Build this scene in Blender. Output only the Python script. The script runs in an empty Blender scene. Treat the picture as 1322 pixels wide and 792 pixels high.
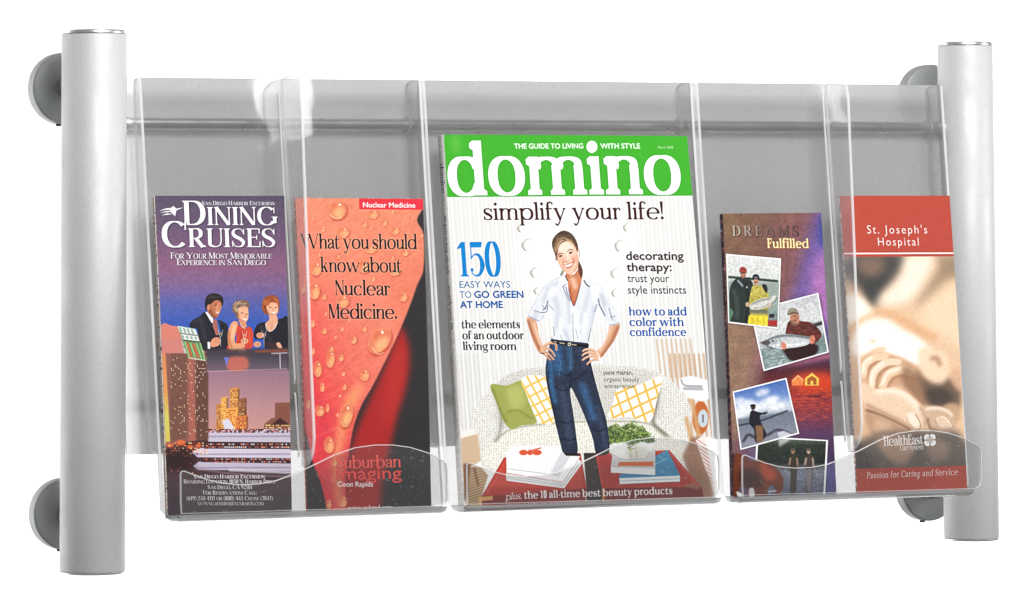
import bpy, bmesh, math, random
import numpy as np
from mathutils import Vector, Matrix

MM = .001
scene = bpy.context.scene
col = scene.collection

# ---------------------------------------------------------------- camera (long lens, from the left of the rack)
def camera():
    y, p, r = math.radians(27.441), math.radians(-.861), math.radians(-.302)
    right = Vector((math.cos(y), -math.sin(y), 0)); fwd = Vector((math.sin(y), math.cos(y), 0)); up = Vector((0, 0, 1))
    f2 = fwd*math.cos(p)+up*math.sin(p); u2 = up*math.cos(p)-fwd*math.sin(p)
    r3 = right*math.cos(r)+u2*math.sin(r); u3 = u2*math.cos(r)-right*math.sin(r)
    cam = bpy.data.cameras.new('camera'); o = bpy.data.objects.new('camera', cam); col.objects.link(o)
    M = Matrix((r3, u3, -f2)).transposed().to_4x4()
    M.translation = (-f2*3877.8+r3*-28.24+u3*-7.44)*MM
    o.matrix_world = M
    cam.sensor_width = 36; cam.sensor_fit = 'HORIZONTAL'; cam.lens = 6727.75/1322*36
    cam.clip_start = .05; cam.clip_end = 60
    scene.camera = o
camera()

# ---------------------------------------------------------------- light: studio softboxes, white paper backdrop
w = bpy.data.worlds.new('World'); scene.world = w; w.use_nodes = True
w.node_tree.nodes['Background'].inputs[0].default_value = (1, 1, 1, 1)
w.node_tree.nodes['Background'].inputs[1].default_value = .26
vs = scene.view_settings; vs.view_transform = 'Standard'; vs.look = 'None'; vs.exposure = 0; vs.gamma = 1; vs.use_curve_mapping = False

def softbox(name, loc, target, sx, sy, power):
    l = bpy.data.lights.new(name, 'AREA'); l.shape = 'RECTANGLE'; l.size = sx; l.size_y = sy; l.energy = power
    o = bpy.data.objects.new(name, l); col.objects.link(o); o.location = loc
    o.rotation_euler = (Vector(target)-Vector(loc)).to_track_quat('-Z', 'Y').to_euler()
    return o

for nm, x, tx in (('backdrop_light_left', -2.7, -1.5), ('backdrop_light_right', 3.5, 2.3)):
    o = softbox(nm, (x, .4, .1), (tx, 1.5, -.25), 1.0, 2.4, 74); o.data.spread = math.radians(92)
softbox('key_softbox', (-.2, -2.15, 1.5), (0, 0, .05), 1.1, 1.0, 66)
softbox('side_softbox', (2.6, -1.4, .5), (0, 0, 0), .8, 1.6, 30)
softbox('strip_light', (.872, -2.29, .745), (-.225, -.015, .14), .055, .085, .13)      # small strips that mirror in the clear panels
softbox('strip_light', (1.572, -2.168, .725), (.236, -.015, .145), .022, .06, .035)

# ---------------------------------------------------------------- materials
def mat(name):
    m = bpy.data.materials.new(name); m.use_nodes = True; nt = m.node_tree
    for n in list(nt.nodes): nt.nodes.remove(n)
    out = nt.nodes.new('ShaderNodeOutputMaterial')
    return m, nt, out
def node(nt, kind, **k):
    n = nt.nodes.new(kind)
    for a, v in k.items():
        if a in n.inputs: n.inputs[a].default_value = v
        else: setattr(n, a, v)
    return n
def noise_bump(nt, scale, dist, detail=4, stretch=None):
    tc = node(nt, 'ShaderNodeTexCoord'); mp = node(nt, 'ShaderNodeMapping')
    nt.links.new(tc.outputs['Object'], mp.inputs[0])
    if stretch: mp.inputs['Scale'].default_value = stretch
    nz = node(nt, 'ShaderNodeTexNoise'); nz.inputs['Scale'].default_value = scale; nz.inputs['Detail'].default_value = detail
    nt.links.new(mp.outputs[0], nz.inputs['Vector'])
    bp = node(nt, 'ShaderNodeBump'); bp.inputs['Distance'].default_value = dist; bp.inputs['Strength'].default_value = 1
    nt.links.new(nz.outputs['Fac'], bp.inputs['Height'])
    return nz, bp
def metal(name, c, rough, amt=.06, scale=900, stretch=None, metallic=1.0):
    m, nt, out = mat(name)
    b = node(nt, 'ShaderNodeBsdfPrincipled'); b.inputs['Metallic'].default_value = metallic; b.inputs['Roughness'].default_value = rough
    nz, bp = noise_bump(nt, scale, .00004, 3, stretch)
    rp = node(nt, 'ShaderNodeValToRGB')
    rp.color_ramp.elements[0].position = .3; rp.color_ramp.elements[1].position = .7
    rp.color_ramp.elements[0].color = (*[v*(1-amt) for v in c], 1); rp.color_ramp.elements[1].color = (*[min(1, v*(1+amt)) for v in c], 1)
    nt.links.new(nz.outputs['Fac'], rp.inputs[0]); nt.links.new(rp.outputs[0], b.inputs['Base Color']); nt.links.new(bp.outputs[0], b.inputs['Normal'])
    if metallic > 0:      # faint handling marks in the finish
        n2 = node(nt, 'ShaderNodeTexNoise'); n2.inputs['Scale'].default_value = 22; n2.inputs['Detail'].default_value = 5; n2.inputs['Roughness'].default_value = .65
        mr = node(nt, 'ShaderNodeMapRange'); mr.inputs['From Min'].default_value = .35; mr.inputs['From Max'].default_value = .7
        mr.inputs['To Min'].default_value = rough-.06; mr.inputs['To Max'].default_value = rough+.14
        nt.links.new(nt.nodes['Texture Coordinate'].outputs['Object'], n2.inputs['Vector']); nt.links.new(n2.outputs['Fac'], mr.inputs[0]); nt.links.new(mr.outputs[0], b.inputs['Roughness'])
    nt.links.new(b.outputs[0], out.inputs[0])
    return m
def acrylic(name, tint, gloss, haze, haze_col, rough=.03, fres=1.49, streak=0.0):
    """thin clear plastic: tinted transmission, fresnel gloss, diffuse haze, partly painted-in reflections and edge glow"""
    m, nt, out = mat(name)
    tr = node(nt, 'ShaderNodeBsdfTransparent'); tr.inputs[0].default_value = (*tint, 1)
    gl = node(nt, 'ShaderNodeBsdfGlossy'); gl.inputs['Roughness'].default_value = rough; gl.inputs[0].default_value = (gloss, gloss, gloss, 1)
    df = node(nt, 'ShaderNodeBsdfDiffuse'); df.inputs[0].default_value = (*haze_col, 1)
    fr = node(nt, 'ShaderNodeFresnel'); fr.inputs[0].default_value = fres
    ge = node(nt, 'ShaderNodeNewGeometry'); mr = node(nt, 'ShaderNodeMapRange')      # thin sheet: both faces reflect like the outer one
    mr.inputs['To Min'].default_value = fres; mr.inputs['To Max'].default_value = 1/fres
    nt.links.new(ge.outputs['Backfacing'], mr.inputs[0]); nt.links.new(mr.outputs[0], fr.inputs[0])
    m1 = node(nt, 'ShaderNodeMixShader'); m2 = node(nt, 'ShaderNodeMixShader')
    nz, bp = noise_bump(nt, 14, .00022, 2)
    nt.links.new(bp.outputs[0], gl.inputs['Normal'])
    rp = node(nt, 'ShaderNodeMapRange'); rp.inputs['From Min'].default_value = .3; rp.inputs['From Max'].default_value = .7
    rp.inputs['To Min'].default_value = haze*(1-streak); rp.inputs['To Max'].default_value = haze*(1+streak)
    nt.links.new(nz.outputs['Fac'], rp.inputs[0])
    du = node(nt, 'ShaderNodeTexNoise'); du.inputs['Scale'].default_value = 420; du.inputs['Detail'].default_value = 3      # dust specks and rubbed spots
    dr = node(nt, 'ShaderNodeMapRange'); dr.inputs['From Min'].default_value = .66; dr.inputs['From Max'].default_value = .74; dr.inputs['To Max'].default_value = .16
    ad = node(nt, 'ShaderNodeMath', operation='ADD'); tcs = nt.nodes['Texture Coordinate']
    nt.links.new(tcs.outputs['Object'], du.inputs['Vector']); nt.links.new(du.outputs['Fac'], dr.inputs[0]); nt.links.new(rp.outputs[0], ad.inputs[0]); nt.links.new(dr.outputs[0], ad.inputs[1])
    nt.links.new(ad.outputs[0], m1.inputs[0])
    nt.links.new(tr.outputs[0], m1.inputs[1]); nt.links.new(df.outputs[0], m1.inputs[2])
    nt.links.new(fr.outputs[0], m2.inputs[0]); nt.links.new(m1.outputs[0], m2.inputs[1]); nt.links.new(gl.outputs[0], m2.inputs[2])
    nt.links.new(m2.outputs[0], out.inputs[0])
    return m
def paper(name, c, amt=.08, scale=1500, rough=.6, stretch=None):
    return metal(name, c, rough, amt, scale, stretch, 0.0)

M_POST = metal('satin_anodised_aluminium', (.64, .645, .645), .57, .09, 1500, (1, 1, .6), .28)
M_CAP = metal('polished_end_cap', (.80, .80, .80), .3, .05, 60)
M_ROD = metal('satin_rod', (.90, .90, .89), .30, .03, 700, (.3, 1, 1), .72)
M_DISC = metal('grey_painted_steel', (.28, .29, .29), .42, .05, 900, None, .3)
M_DARK = metal('blackened_screw', (.03, .03, .03), .4, .1, 900)
M_SHEET = acrylic('grey_backdrop_standin', (.88, .88, .88), .9, .68, (1, 1, 1), .25, 1.35, .06)  # for the added sheet that stands in for the grey studio backdrop
M_CLEAR = acrylic('clear_acrylic', (.76, .76, .76), 1, .02, (.9, .9, .9), .02, 1.49, .4)
M_LIP = acrylic('clear_acrylic_veiled', (.87, .87, .87), 1, .015, (.80, .80, .80), .06, 1.45, .12)  # faint haze paints in the grey surroundings mirrored by the lip
M_EDGE = acrylic('acrylic_cut_edge', (.85, .86, .86), 1, .6, (.95, .95, .95), .1, 1.6, .15)  # whitish haze stands in for light piped to the cut edges
M_FIN = acrylic('clear_acrylic_fin', (.95, .95, .95), 1, .13, (.92, .92, .92), .05, 1.49, .35)  # haze brightens dividers and end plates in place of mirrored softbox light
M_FLOOR = acrylic('acrylic_tray_bend', (.66, .67, .67), 1, .42, (.55, .56, .56), .08, 1.6, .15)
M_PAPER = paper('white_paper_edge', (.70, .69, .66))

def print_material(name, img, rough=.32, coat=.25):
    h, w_ = img.shape[:2]
    im = bpy.data.images.new(name, w_, h); a = np.ones((h, w_, 4), np.float32); a[..., :3] = img[::-1]
    im.pixels.foreach_set(a.ravel()); im.pack()
    m, nt, out = mat(name)
    b = node(nt, 'ShaderNodeBsdfPrincipled'); b.inputs['Roughness'].default_value = rough; b.inputs['Specular IOR Level'].default_value = .18
    t = node(nt, 'ShaderNodeTexImage'); t.image = im; t.extension = 'EXTEND'; t.interpolation = 'Cubic'
    uv = node(nt, 'ShaderNodeUVMap'); uv.uv_map = 'UVMap'
    nt.links.new(uv.outputs[0], t.inputs[0]); nt.links.new(t.outputs[0], b.inputs['Base Color']); nt.links.new(b.outputs[0], out.inputs[0])
    return m

# ---------------------------------------------------------------- print shop: vector artwork rasterised with numpy
TAU = 2*math.pi

def coverage(polys, w, h, SS=4):
    """anti-aliased non-zero coverage of closed polygons (arrays n x 2, y down) on a w x h canvas"""
    E0, E1 = [], []
    for p in polys:
        p = np.asarray(p, float)
        E0.append(p); E1.append(np.roll(p, -1, 0))
    a = np.concatenate(E0); b = np.concatenate(E1)
    ya, yb = a[:, 1]*SS, b[:, 1]*SS
    sgn = np.where(yb > ya, 1.0, -1.0)
    lo = np.ceil(np.minimum(ya, yb)-.5).clip(0, h*SS).astype(int)
    hi = np.ceil(np.maximum(ya, yb)-.5).clip(0, h*SS).astype(int)
    n = hi-lo
    k = n > 0
    if not k.any(): return np.zeros((h, w), np.float32)
    a, b, ya, yb, sgn, lo, n = a[k], b[k], ya[k], yb[k], sgn[k], lo[k], n[k]
    idx = np.repeat(np.arange(len(n)), n)
    row = np.arange(n.sum())-np.repeat(np.cumsum(n)-n, n)+lo[idx]
    t = (row+.5-ya[idx])/(yb-ya)[idx]
    x = (a[idx, 0]+(b-a)[idx, 0]*t).clip(0, w)
    xi = np.floor(x).astype(int); fr = x-xi; s = sgn[idx]
    acc = np.bincount(row*(w+2)+xi, s*(1-fr), h*SS*(w+2))+np.bincount(row*(w+2)+xi+1, s*fr, h*SS*(w+2))
    acc = np.cumsum(acc.reshape(h*SS, w+2), 1)[:, :w]
    return np.abs(acc).clip(0, 1).reshape(h, SS, w).mean(1).astype(np.float32)

def blur(a, s):
    if s <= .3: return a
    r = int(s*2.6)+1
    k = np.exp(-.5*(np.arange(-r, r+1)/s)**2); k /= k.sum()
    def one(a, ax):
        p = [(0, 0)]*a.ndim; p[ax] = (r, r)
        q = np.pad(a, p, mode='edge'); o = 0
        n = a.shape[ax]
        for i, kk in enumerate(k):
            sl = [slice(None)]*a.ndim; sl[ax] = slice(i, i+n)
            o = o+q[tuple(sl)]*kk
        return o
    return one(one(a, 0), 1).astype(np.float32)

def noise2(h, w, cell, seed):
    """smooth value noise 0..1"""
    g = np.random.default_rng(seed)
    gh, gw = int(h/cell)+3, int(w/cell)+3
    v = g.random((gh, gw))
    y = np.arange(h)/cell; x = np.arange(w)/cell
    yi = y.astype(int); xi = x.astype(int); fy = y-yi; fx = x-xi
    fy = (fy*fy*(3-2*fy))[:, None]; fx = (fx*fx*(3-2*fx))[None]
    A = v[np.ix_(yi, xi)]; B = v[np.ix_(yi, xi+1)]; Cc = v[np.ix_(yi+1, xi)]; D = v[np.ix_(yi+1, xi+1)]
    return ((A*(1-fx)+B*fx)*(1-fy)+(Cc*(1-fx)+D*fx)*fy).astype(np.float32)

def spline(pts, closed=True, n=6):
    p = np.asarray(pts, float); m = len(p)
    if m < 3: return p
    if closed: q = np.concatenate([p[-1:], p, p[:2]])
    else: q = np.concatenate([2*p[:1]-p[1:2], p, 2*p[-1:]-p[-2:-1]])
    out = []
    for i in range(m if closed else m-1):
        a, b, c, d = q[i:i+4]
        t = np.arange(n)[:, None]/n
        out.append(.5*(2*b+(c-a)*t+(2*a-5*b+4*c-d)*t*t+(3*b-a-3*c+d)*t**3))
    if not closed: out.append(p[-1:])
    return np.concatenate(out)

def orient(p):
    x, y = p[:, 0], p[:, 1]
    return p if (x*np.roll(y, -1)-y*np.roll(x, -1)).sum() > 0 else p[::-1]

def ribbon(pts, wid, closed=False):
    """polygon(s) of a stroke; wid = width, array of widths, or function of the tangent"""
    p = np.asarray(pts, float)
    t = (np.roll(p, -1, 0)-np.roll(p, 1, 0)) if closed else np.gradient(p, axis=0)
    t /= np.linalg.norm(t, axis=1)[:, None]+1e-9
    w = wid(t) if callable(wid) else np.broadcast_to(wid, len(p))
    nn = np.stack([-t[:, 1], t[:, 0]], 1)*(np.asarray(w)[:, None]/2)
    A, B = p+nn, p-nn
    if closed:
        A, B = orient(A), orient(B)
        area = lambda q: abs((q[:, 0]*np.roll(q[:, 1], -1)-q[:, 1]*np.roll(q[:, 0], -1)).sum())
        return [A, B[::-1]] if area(A) > area(B) else [B, A[::-1]]
    return [orient(np.concatenate([A, B[::-1]]))]

class Serif:
    """a parametric roman typeface: cap height 1, baseline 0, y up"""
    def __init__(s, S=.16, H=.05, sl=.07, st=.045, X=.66, A=1.05, D=-.3, sp=.1, br=.05, w=1.0):
        s.S, s.H, s.sl, s.st, s.X, s.A, s.D, s.sp, s.br, s.w = S, H, sl, st, X, A, D, sp, br, w
    def V(s, x, y0, y1, w=None):
        w = s.S if w is None else w
        return [np.array([(x, y0), (x+w, y0), (x+w, y1), (x, y1)])]
    def sf(s, x, y, up=1, l=None, r=None, w=None):
        """serif at the foot (up=1) or head (up=-1) of a stem that starts at x"""
        l = s.sl if l is None else l; r = s.sl if r is None else r; w = s.S if w is None else w
        if s.st <= 0: return []
        t, b = s.st*up, (s.st+s.br)*up
        q = [(x-l, y), (x+w+r, y), (x+w+r, y+t)]
        if r: q += [(x+w+r*.35, y+t*1.25), (x+w, y+b)]
        else: q += [(x+w, y+b)]
        q += [(x, y+b)]
        if l: q += [(x-l*.35, y+t*1.25)]
        q += [(x-l, y+t)]
        return [orient(np.array(q))]
    def flag(s, x, y, w=None):
        """flag serif at the head of a lowercase stem"""
        l = s.sl*1.1
        return [orient(np.array([(x-l, y-s.st*.6), (x-l, y-s.st*1.7), (x, y-s.st*1.9-s.br*.6), (x+.01, y-s.st*1.9-s.br*.6), (x+.01, y), (x, y)]))] if s.st > 0 else []
    def wd(s, k=1.0):
        S, H = s.S*1.08*k, s.H
        return lambda t: H+(S-H)*np.abs(t[:, 1])**1.25
    def arc(s, cx, cy, rx, ry, a0=0, a1=360, k=1.0, n=40):
        rx -= s.S*.54*k; ry -= s.H*.5
        closed = abs(a1-a0) >= 360
        a = np.radians(np.linspace(a0, a1, n, endpoint=not closed))
        c, q = np.cos(a), np.sin(a)
        e = .92
        p = np.stack([cx+rx*np.sign(c)*np.abs(c)**e, cy+ry*np.sign(q)*np.abs(q)**e], 1)
        return ribbon(p, s.wd(k), closed)
    def cv(s, pts, w=None, k=1.0):
        p = spline(pts, False, 8)
        return ribbon(p, s.wd(k) if w is None else np.interp(np.linspace(0, 1, len(p)), np.linspace(0, 1, len(w)), w) if hasattr(w, '__len__') else w)
    def ln(s, a, b, w): return ribbon(np.array([a, b], float), w)
    def dot(s, x, y, r, ry=None):
        a = np.linspace(0, TAU, 20, endpoint=False)
        return [np.stack([x+r*np.cos(a), y+(ry or r)*np.sin(a)], 1)]
    def arch(s, x, x2, top=None, k=1.0):
        """shoulder from stem at x to stem whose left side is x2"""
        top = top or s.X
        m = (x+s.S+x2)/2
        return s.cv([(x+s.S*.8, top*.72), (x+s.S*1.15, top*.9), (m+s.S*.32, top-s.H*.55), (x2+s.S*.36, top*.86), (x2+s.S*.5, top*.62)], k=.93) + s.V(x2, s.st, top*.68)
    def glyph(s, ch):
        S, H, X, A, D, sl, st, sp = s.S, s.H, s.X, s.A, s.D, s.sl, s.st, s.sp
        V, sf, arc, cv, ln, dot, flag, arch = s.V, s.sf, s.arc, s.cv, s.ln, s.dot, s.flag, s.arch
        b = max(S*.58, H*1.1)             # ball terminal
        o = .5*X+S*.52                    # half width of o
        c = .36*X+.03+S*.25               # counter of n
        x = sl
        if ch == ' ': return [], .26
        if ch == 'o': return arc(o, X/2, o, X/2+.012), 2*o
        if ch in 'dqb p'.replace(' ', ''):
            r = o*.98
            if ch == 'b': return arc(x+r*.98, X/2, r, X/2+.012, -150, 150)+V(x, 0, A)+flag(x, A), x+r*1.98
            if ch == 'p': return arc(x+r*.98, X/2, r, X/2+.012, -150, 150)+V(x, D, X)+flag(x, X)+sf(x, D), x+r*1.98
            xs = 2*r-S*1.02
            g = arc(r, X/2, r, X/2+.012, 30, 330)
            if ch == 'd': return g+V(xs, 0, A)+flag(xs, A)+sf(xs, 0, 1, 0, sl), xs+S+sl
            return g+V(xs, D, X)+sf(xs, D), xs+S+sl
        if ch == 'c': return arc(o, X/2, o, X/2+.012, 45, 318)+dot(o*1.60, X*.80, b*.62), 1.85*o
        if ch == 'e': return arc(o, X/2, o, X/2+.012, 0, 318)+[np.array([(S*.7, X*.5-H*.1), (2*o-S*.25, X*.5-H*.1), (2*o-S*.25, X*.5+H*.95), (S*.7, X*.5+H*.95)])], 1.95*o
        if ch == 'a':
            xs = o*1.45
            return (V(xs-S, X*.12, X*.66)+cv([(S*.55, X*.74), (xs*.28, X*.95), (xs*.58, X-H*.5), (xs-S*.6, X*.86), (xs-S*.5, X*.6)], k=.95)+dot(S*.62, X*.73, b*.66)
                +cv([(xs-S*.6, X*.56), (xs*.45, X*.52), (S*.56, X*.28), (xs*.3, H*.5), (xs-S*.8, X*.2)], k=.95)
                +cv([(xs-S*.5, X*.2), (xs-S*.3, H*.7), (xs+S*.25, H*.6), (xs+sl*1.3, X*.14)], [S*.95, S*.6, H, H*.7])), xs+sl*1.2
        if ch == 's' or ch == 'S':
            h = X if ch == 's' else 1.0; w2 = h*(.32 if ch == 's' else .24)+S*.5; k = .95
            p = [(w2*1.75, h*.74), (w2*1.45, h*.93), (w2*.95, h-H*.5), (w2*.42, h*.9), (S*.55, h*.72), (w2*.6, h*.57), (w2*1.3, h*.43), (w2*2-S*.6, h*.26), (w2*1.5, h*.08), (w2, H*.5), (w2*.5, h*.07), (w2*.2, h*.27)]
            return (cv(p, [H, H, H, S*.6, S*.95, S*1.05, S*1.05, S*.95, S*.6, H, H, H])+ln((w2*1.78, h*.66), (w2*1.78, h*.97), max(H, S*.22))+ln((w2*.17, h*.34), (w2*.17, h*.02), max(H, S*.22))), 2*w2
        if ch in 'lI': 
            h = A if ch == 'l' else 1
            return V(x, 0, h)+sf(x, 0)+(flag(x, h) if ch == 'l' else sf(x, h, -1)), S+2*x
        if ch == '\u0131': return V(x, 0, X)+sf(x, 0)+flag(x, X), S+2*x
        if ch == 'i': return V(x, 0, X)+sf(x, 0)+flag(x, X)+dot(x+S*.5, X+(A-X)*.68, S*.62), S+2*x
        if ch == 'j': return V(x, D*.5, X)+flag(x, X)+dot(x+S*.5, X+(A-X)*.68, S*.62)+cv([(x+S*.5, D*.5), (x+S*.2, D*.9), (x-S*.6, D*.9)]), S+2*x
        if ch in 'nhmrk':
            h = X if ch in 'nmr' else A
            g = V(x, 0, h)+sf(x, 0, 1, sl, sl*.8)+flag(x, h)
            if ch == 'r':
                return g+cv([(x+S*.8, X*.66), (x+S*1.2, X*.88), (x+S+c*.45, X-H*.4), (x+S+c*.8, X*.88)], [H, H, S*.5, S*.5])+dot(x+S+c*.72, X*.84, b*.64), x+S+c*.95
            if ch == 'k':
                return g+ln((x+S*.9, X*.42), (x+S+c*1.05, X*.98), H*1.1)+ln((x+S+c*.35, X*.62), (x+S+c*1.1, 0), S*1.02)+sf(x+S+c*1.1-S*.5, 0, 1, sl*.6, sl*.8)+sf(x+S+c*.9, X, -1, sl, sl, H), x+2*S+c+sl*1.4
            x2 = x+S+c
            g += arch(x, x2)+sf(x2, 0, 1, sl*.8, sl)
            if ch == 'm':
                x3 = x2+S+c
                return g+arch(x2, x3)+sf(x3, 0, 1, sl*.8, sl), x3+S+sl
            return g, x2+S+sl
        if ch == 'u':
            x2 = x+S+c
            return V(x, X*.35, X)+flag(x, X)+V(x2, 0, X)+flag(x2, X)+sf(x2, 0, 1, 0, sl)+cv([(x+S*.5, X*.4), (x+S*.62, X*.15), (x+S+c*.35, H*.5), (x2+S*.1, X*.2)], k=.95), x2+S+sl
        if ch == 't': return V(x, X*.2, X*1.02)+ln((x-sl*.9, X-H*.6), (x+S+c*.75, X-H*.6), max(H, st)*1.1)+[np.array([(x, X), (x+S, X), (x+S, X+(A-X)*.75), (x+S*.6, X+(A-X)*.5)])]+cv([(x+S*.5, X*.3), (x+S*.7, X*.06), (x+S+c*.4, H*.8), (x+S+c*.85, X*.2)], [S, S*.8, H*1.2, H]), x+S+c*.85
        if ch == 'f': return V(x, 0, A*.8)+sf(x, 0, 1, sl, sl*1.2)+ln((x-sl*.9, X-H*.6), (x+S+c*.62, X-H*.6), max(H, st)*1.1)+cv([(x+S*.5, A*.75), (x+S*.7, A*.93), (x+S+c*.35, A-H*.3), (x+S+c*.75, A*.93)], [S, S*.8, H*1.3, H])+dot(x+S+c*.72, A*.9, b*.6), x+S+c*.72
        if ch == 'g':
            r = o*.86; y = X*.66
            return (arc(r, y, r, X*.35, 0, 360, .9)+cv([(r*.6, X*.33), (r*.35, X*.2), (r*.6, X*.08), (r*1.5, X*.02), (r*2.0, D*.3), (r*1.6, D*.85), (r*.9, D-H*.2), (r*.25, D*.75), (r*.35, D*.25), (r*.9, X*.04)], [H, H*1.4, S*.6, S*.85, S*.7, H*1.2, H, H*1.6, H, H])
                +cv([(r*1.6, X*.88), (r*1.85, X*1.0), (r*2.1, X*.99)], [H, H, H*1.3])+dot(r*2.12, X*.95, b*.5)), r*2.15
        if ch in 'vwyVWYx':
            up = ch.isupper(); h = 1.0 if up else X; w2 = h*.36+.06+S*.3
            a0 = sl*.7
            def vee(x0): return ln((x0+S*.5, h), (x0+w2, 0), S)+ln((x0+w2, 0), (x0+2*w2-H, h), H*1.15)
            if ch in 'vV': return vee(a0)+sf(a0, h, -1)+sf(a0+2*w2-H*1.5, h, -1, sl, sl*.8, H), a0+2*w2+sl*.6
            if ch in 'wW': 
                q = 1.55*w2
                return vee(a0)+vee(a0+q)+sf(a0, h, -1)+sf(a0+q, h, -1, sl*.6, sl*.6)+sf(a0+q+2*w2-H*1.5, h, -1, sl, sl*.8, H), a0+q+2*w2+sl*.6
            if ch == 'y': return vee(a0)+sf(a0, h, -1)+sf(a0+2*w2-H*1.5, h, -1, sl, sl*.8, H)+cv([(a0+w2, 0), (a0+w2*.75, D*.6), (a0+w2*.4, D*.95), (a0+w2*.1, D*.8)], [H*1.15, H*1.3, H*1.5, H])+dot(a0+w2*.16, D*.74, b*.6), a0+2*w2+sl*.5
            if ch == 'Y': return ln((a0+S*.5, h), (a0+w2, .42), S)+ln((a0+w2, .42), (a0+2*w2-H, h), H*1.15)+V(a0+w2-S*.5, 0, .46)+sf(a0+w2-S*.5, 0)+sf(a0, h, -1)+sf(a0+2*w2-H*1.5, h, -1, sl, sl*.8, H), a0+2*w2+sl*.6
            return ln((a0+S*.5, h), (a0+2*w2-S*.5, 0), S)+ln((a0, 0), (a0+2*w2, h), H*1.15)+sf(a0-S*.1, h, -1)+sf(a0+2*w2-S, 0), a0+2*w2+sl
        if ch == 'z' or ch == 'Z': 
            h = X if ch == 'z' else 1; w2 = h*.7
            return ln((0, h-H*.6), (w2, h-H*.6), H*1.3)+ln((0, H*.6), (w2, H*.6), H*1.3)+ln((S*.5, 0), (w2-S*.5, h), S), w2
        # capitals
        if ch == 'O': return arc(.47, .5, .47, .515), .94
        if ch == 'C' or ch == 'G':
            g = arc(.45, .5, .45, .515, 42, 318 if ch == 'C' else 325)+ln((.80, .66), (.80, .98), H*1.1)
            if ch == 'C': return g, .84
            return g+V(.74, .1, .45)+sf(.74, .47, -1), .92
        if ch in 'BPRDEFLH T'.replace(' ', ''):
            g = V(x, 0, 1)
            if ch == 'T': 
                w2 = .78; m = w2/2-S/2
                return V(m, 0, 1)+sf(m, 0)+ln((0, 1-H*.6), (w2, 1-H*.6), H*1.2)+ln((H*.6, .72), (H*.6, 1), H*1.2)+ln((w2-H*.6, .72), (w2-H*.6, 1), H*1.2), w2
            g += sf(x, 0, 1, sl, sl if ch in 'PRFH' else 0)+sf(x, 1, -1, sl, sl if ch in 'HL' else 0)
            if ch == 'D':
                r = .40+S*.3
                return g+ln((x, H*.5), (x+S+.18, H*.5), H)+ln((x, 1-H*.5), (x+S+.18, 1-H*.5), H)+arc(x+S+.12, .5, r, .5, -90, 90), x+S+.12+r
            if ch in 'PRB':
                y0 = .47 if ch != 'B' else .5; r = .26+S*.35; xc = x+S+.12
                g += ln((x, 1-H*.5), (xc+.02, 1-H*.5), H)+ln((x, y0), (xc+.02, y0), H)+arc(xc, (1+y0)/2, r, (1-y0)/2+H*.25, -90, 90)
                if ch == 'R': g += ln((xc+.0, y0), (xc+r*.95, 0), S*1.05)+sf(xc+r*.95-S*.4, 0, 1, 0, sl*.8); return g, xc+r*1.2+sl
                if ch == 'B': g += ln((x, H*.5), (xc+.03, H*.5), H)+arc(xc+.03, .25, r*1.1, .25+H*.25, -90, 90); return g, xc+r*1.1+.04
                return g, xc+r
            if ch == 'H':
                x2 = x+S+.36; return g+V(x2, 0, 1)+sf(x2, 0)+sf(x2, 1, -1)+ln((x, .5), (x2, .5), H*1.1), x2+S+sl
            w2 = x+S+.36
            if ch in 'EF': g += ln((x, 1-H*.6), (w2, 1-H*.6), H*1.2)+ln((w2, .72), (w2, 1), H*1.2)+ln((x, .52), (w2-.12, .52), H*1.1)+ln((w2-.12, .4), (w2-.12, .64), H*1.1)
            if ch in 'EL': g += ln((x, H*.6), (w2+.02, H*.6), H*1.2)+ln((w2+.02, 0), (w2+.02, .3), H*1.2)
            return g, w2+.05
        if ch == 'A':
            return ln((sl+.02, 0), (.42+sl, 1), H*1.2)+ln((.40+sl, 1), (.78+sl, 0), S*1.05)+ln((.2+sl, .33), (.68+sl, .33), H)+sf(sl*.9, 0, 1, sl, sl, H)+sf(.78+sl-S*.5, 0), .86+2*sl
        if ch in 'MN':
            k = H*1.3; w2 = .62+S if ch == 'M' else .5+S*.6
            g = V(x, 0, 1, k)+sf(x, 0, 1, sl, sl, k)+sf(x, 1, -1, sl, 0, k)
            if ch == 'N': return g+ln((x+k*.5, 1), (x+w2, .02), S)+V(x+w2, 0, 1, k)+sf(x+w2, 1, -1, sl, sl, k), x+w2+k+sl
            return g+ln((x+k, 1), (x+w2*.5, .03), S)+ln((x+w2*.5, .03), (x+w2-k*.2, 1), H)+V(x+w2-S*.5, 0, 1)+sf(x+w2-S*.5, 0)+sf(x+w2-S*.5, 1, -1, 0, sl), x+w2+S*.5+sl
        if ch == 'U':
            x2 = x+S+.4; return V(x, .3, 1)+sf(x, 1, -1)+V(x2, .3, 1, H*1.2)+sf(x2, 1, -1, sl, sl, H*1.2)+cv([(x+S*.5, .34), (x+S*.6, .12), (x+S+.17, H*.5), (x2-.03, .12), (x2+H*.6, .34)], [S, S*.9, H*1.1, H*1.2, H*1.2]), x2+H+sl
        if ch == 'X' or ch == 'K':
            if ch == 'K': return V(x, 0, 1)+sf(x, 0)+sf(x, 1, -1)+ln((x+S, .38), (x+S+.42, 1), H*1.1)+ln((x+S+.12, .55), (x+S+.5, 0), S)+sf(x+S+.4, 1, -1, sl, sl, H)+sf(x+S+.42, 0, 1, sl, sl), x+2*S+.5
            return ln((x+S*.3, 1), (x+.6, 0), S)+ln((x, 0), (x+.6, 1), H*1.1)+sf(x-S*.2, 1, -1)+sf(x+.6-S*.5, 0)+sf(x, 0, 1, sl, sl, H)+sf(x+.56, 1, -1, sl, sl, H), x+.68+sl
        # figures and marks
        if ch == '0': return arc(.3, .5, .3, .51), .6
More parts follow.
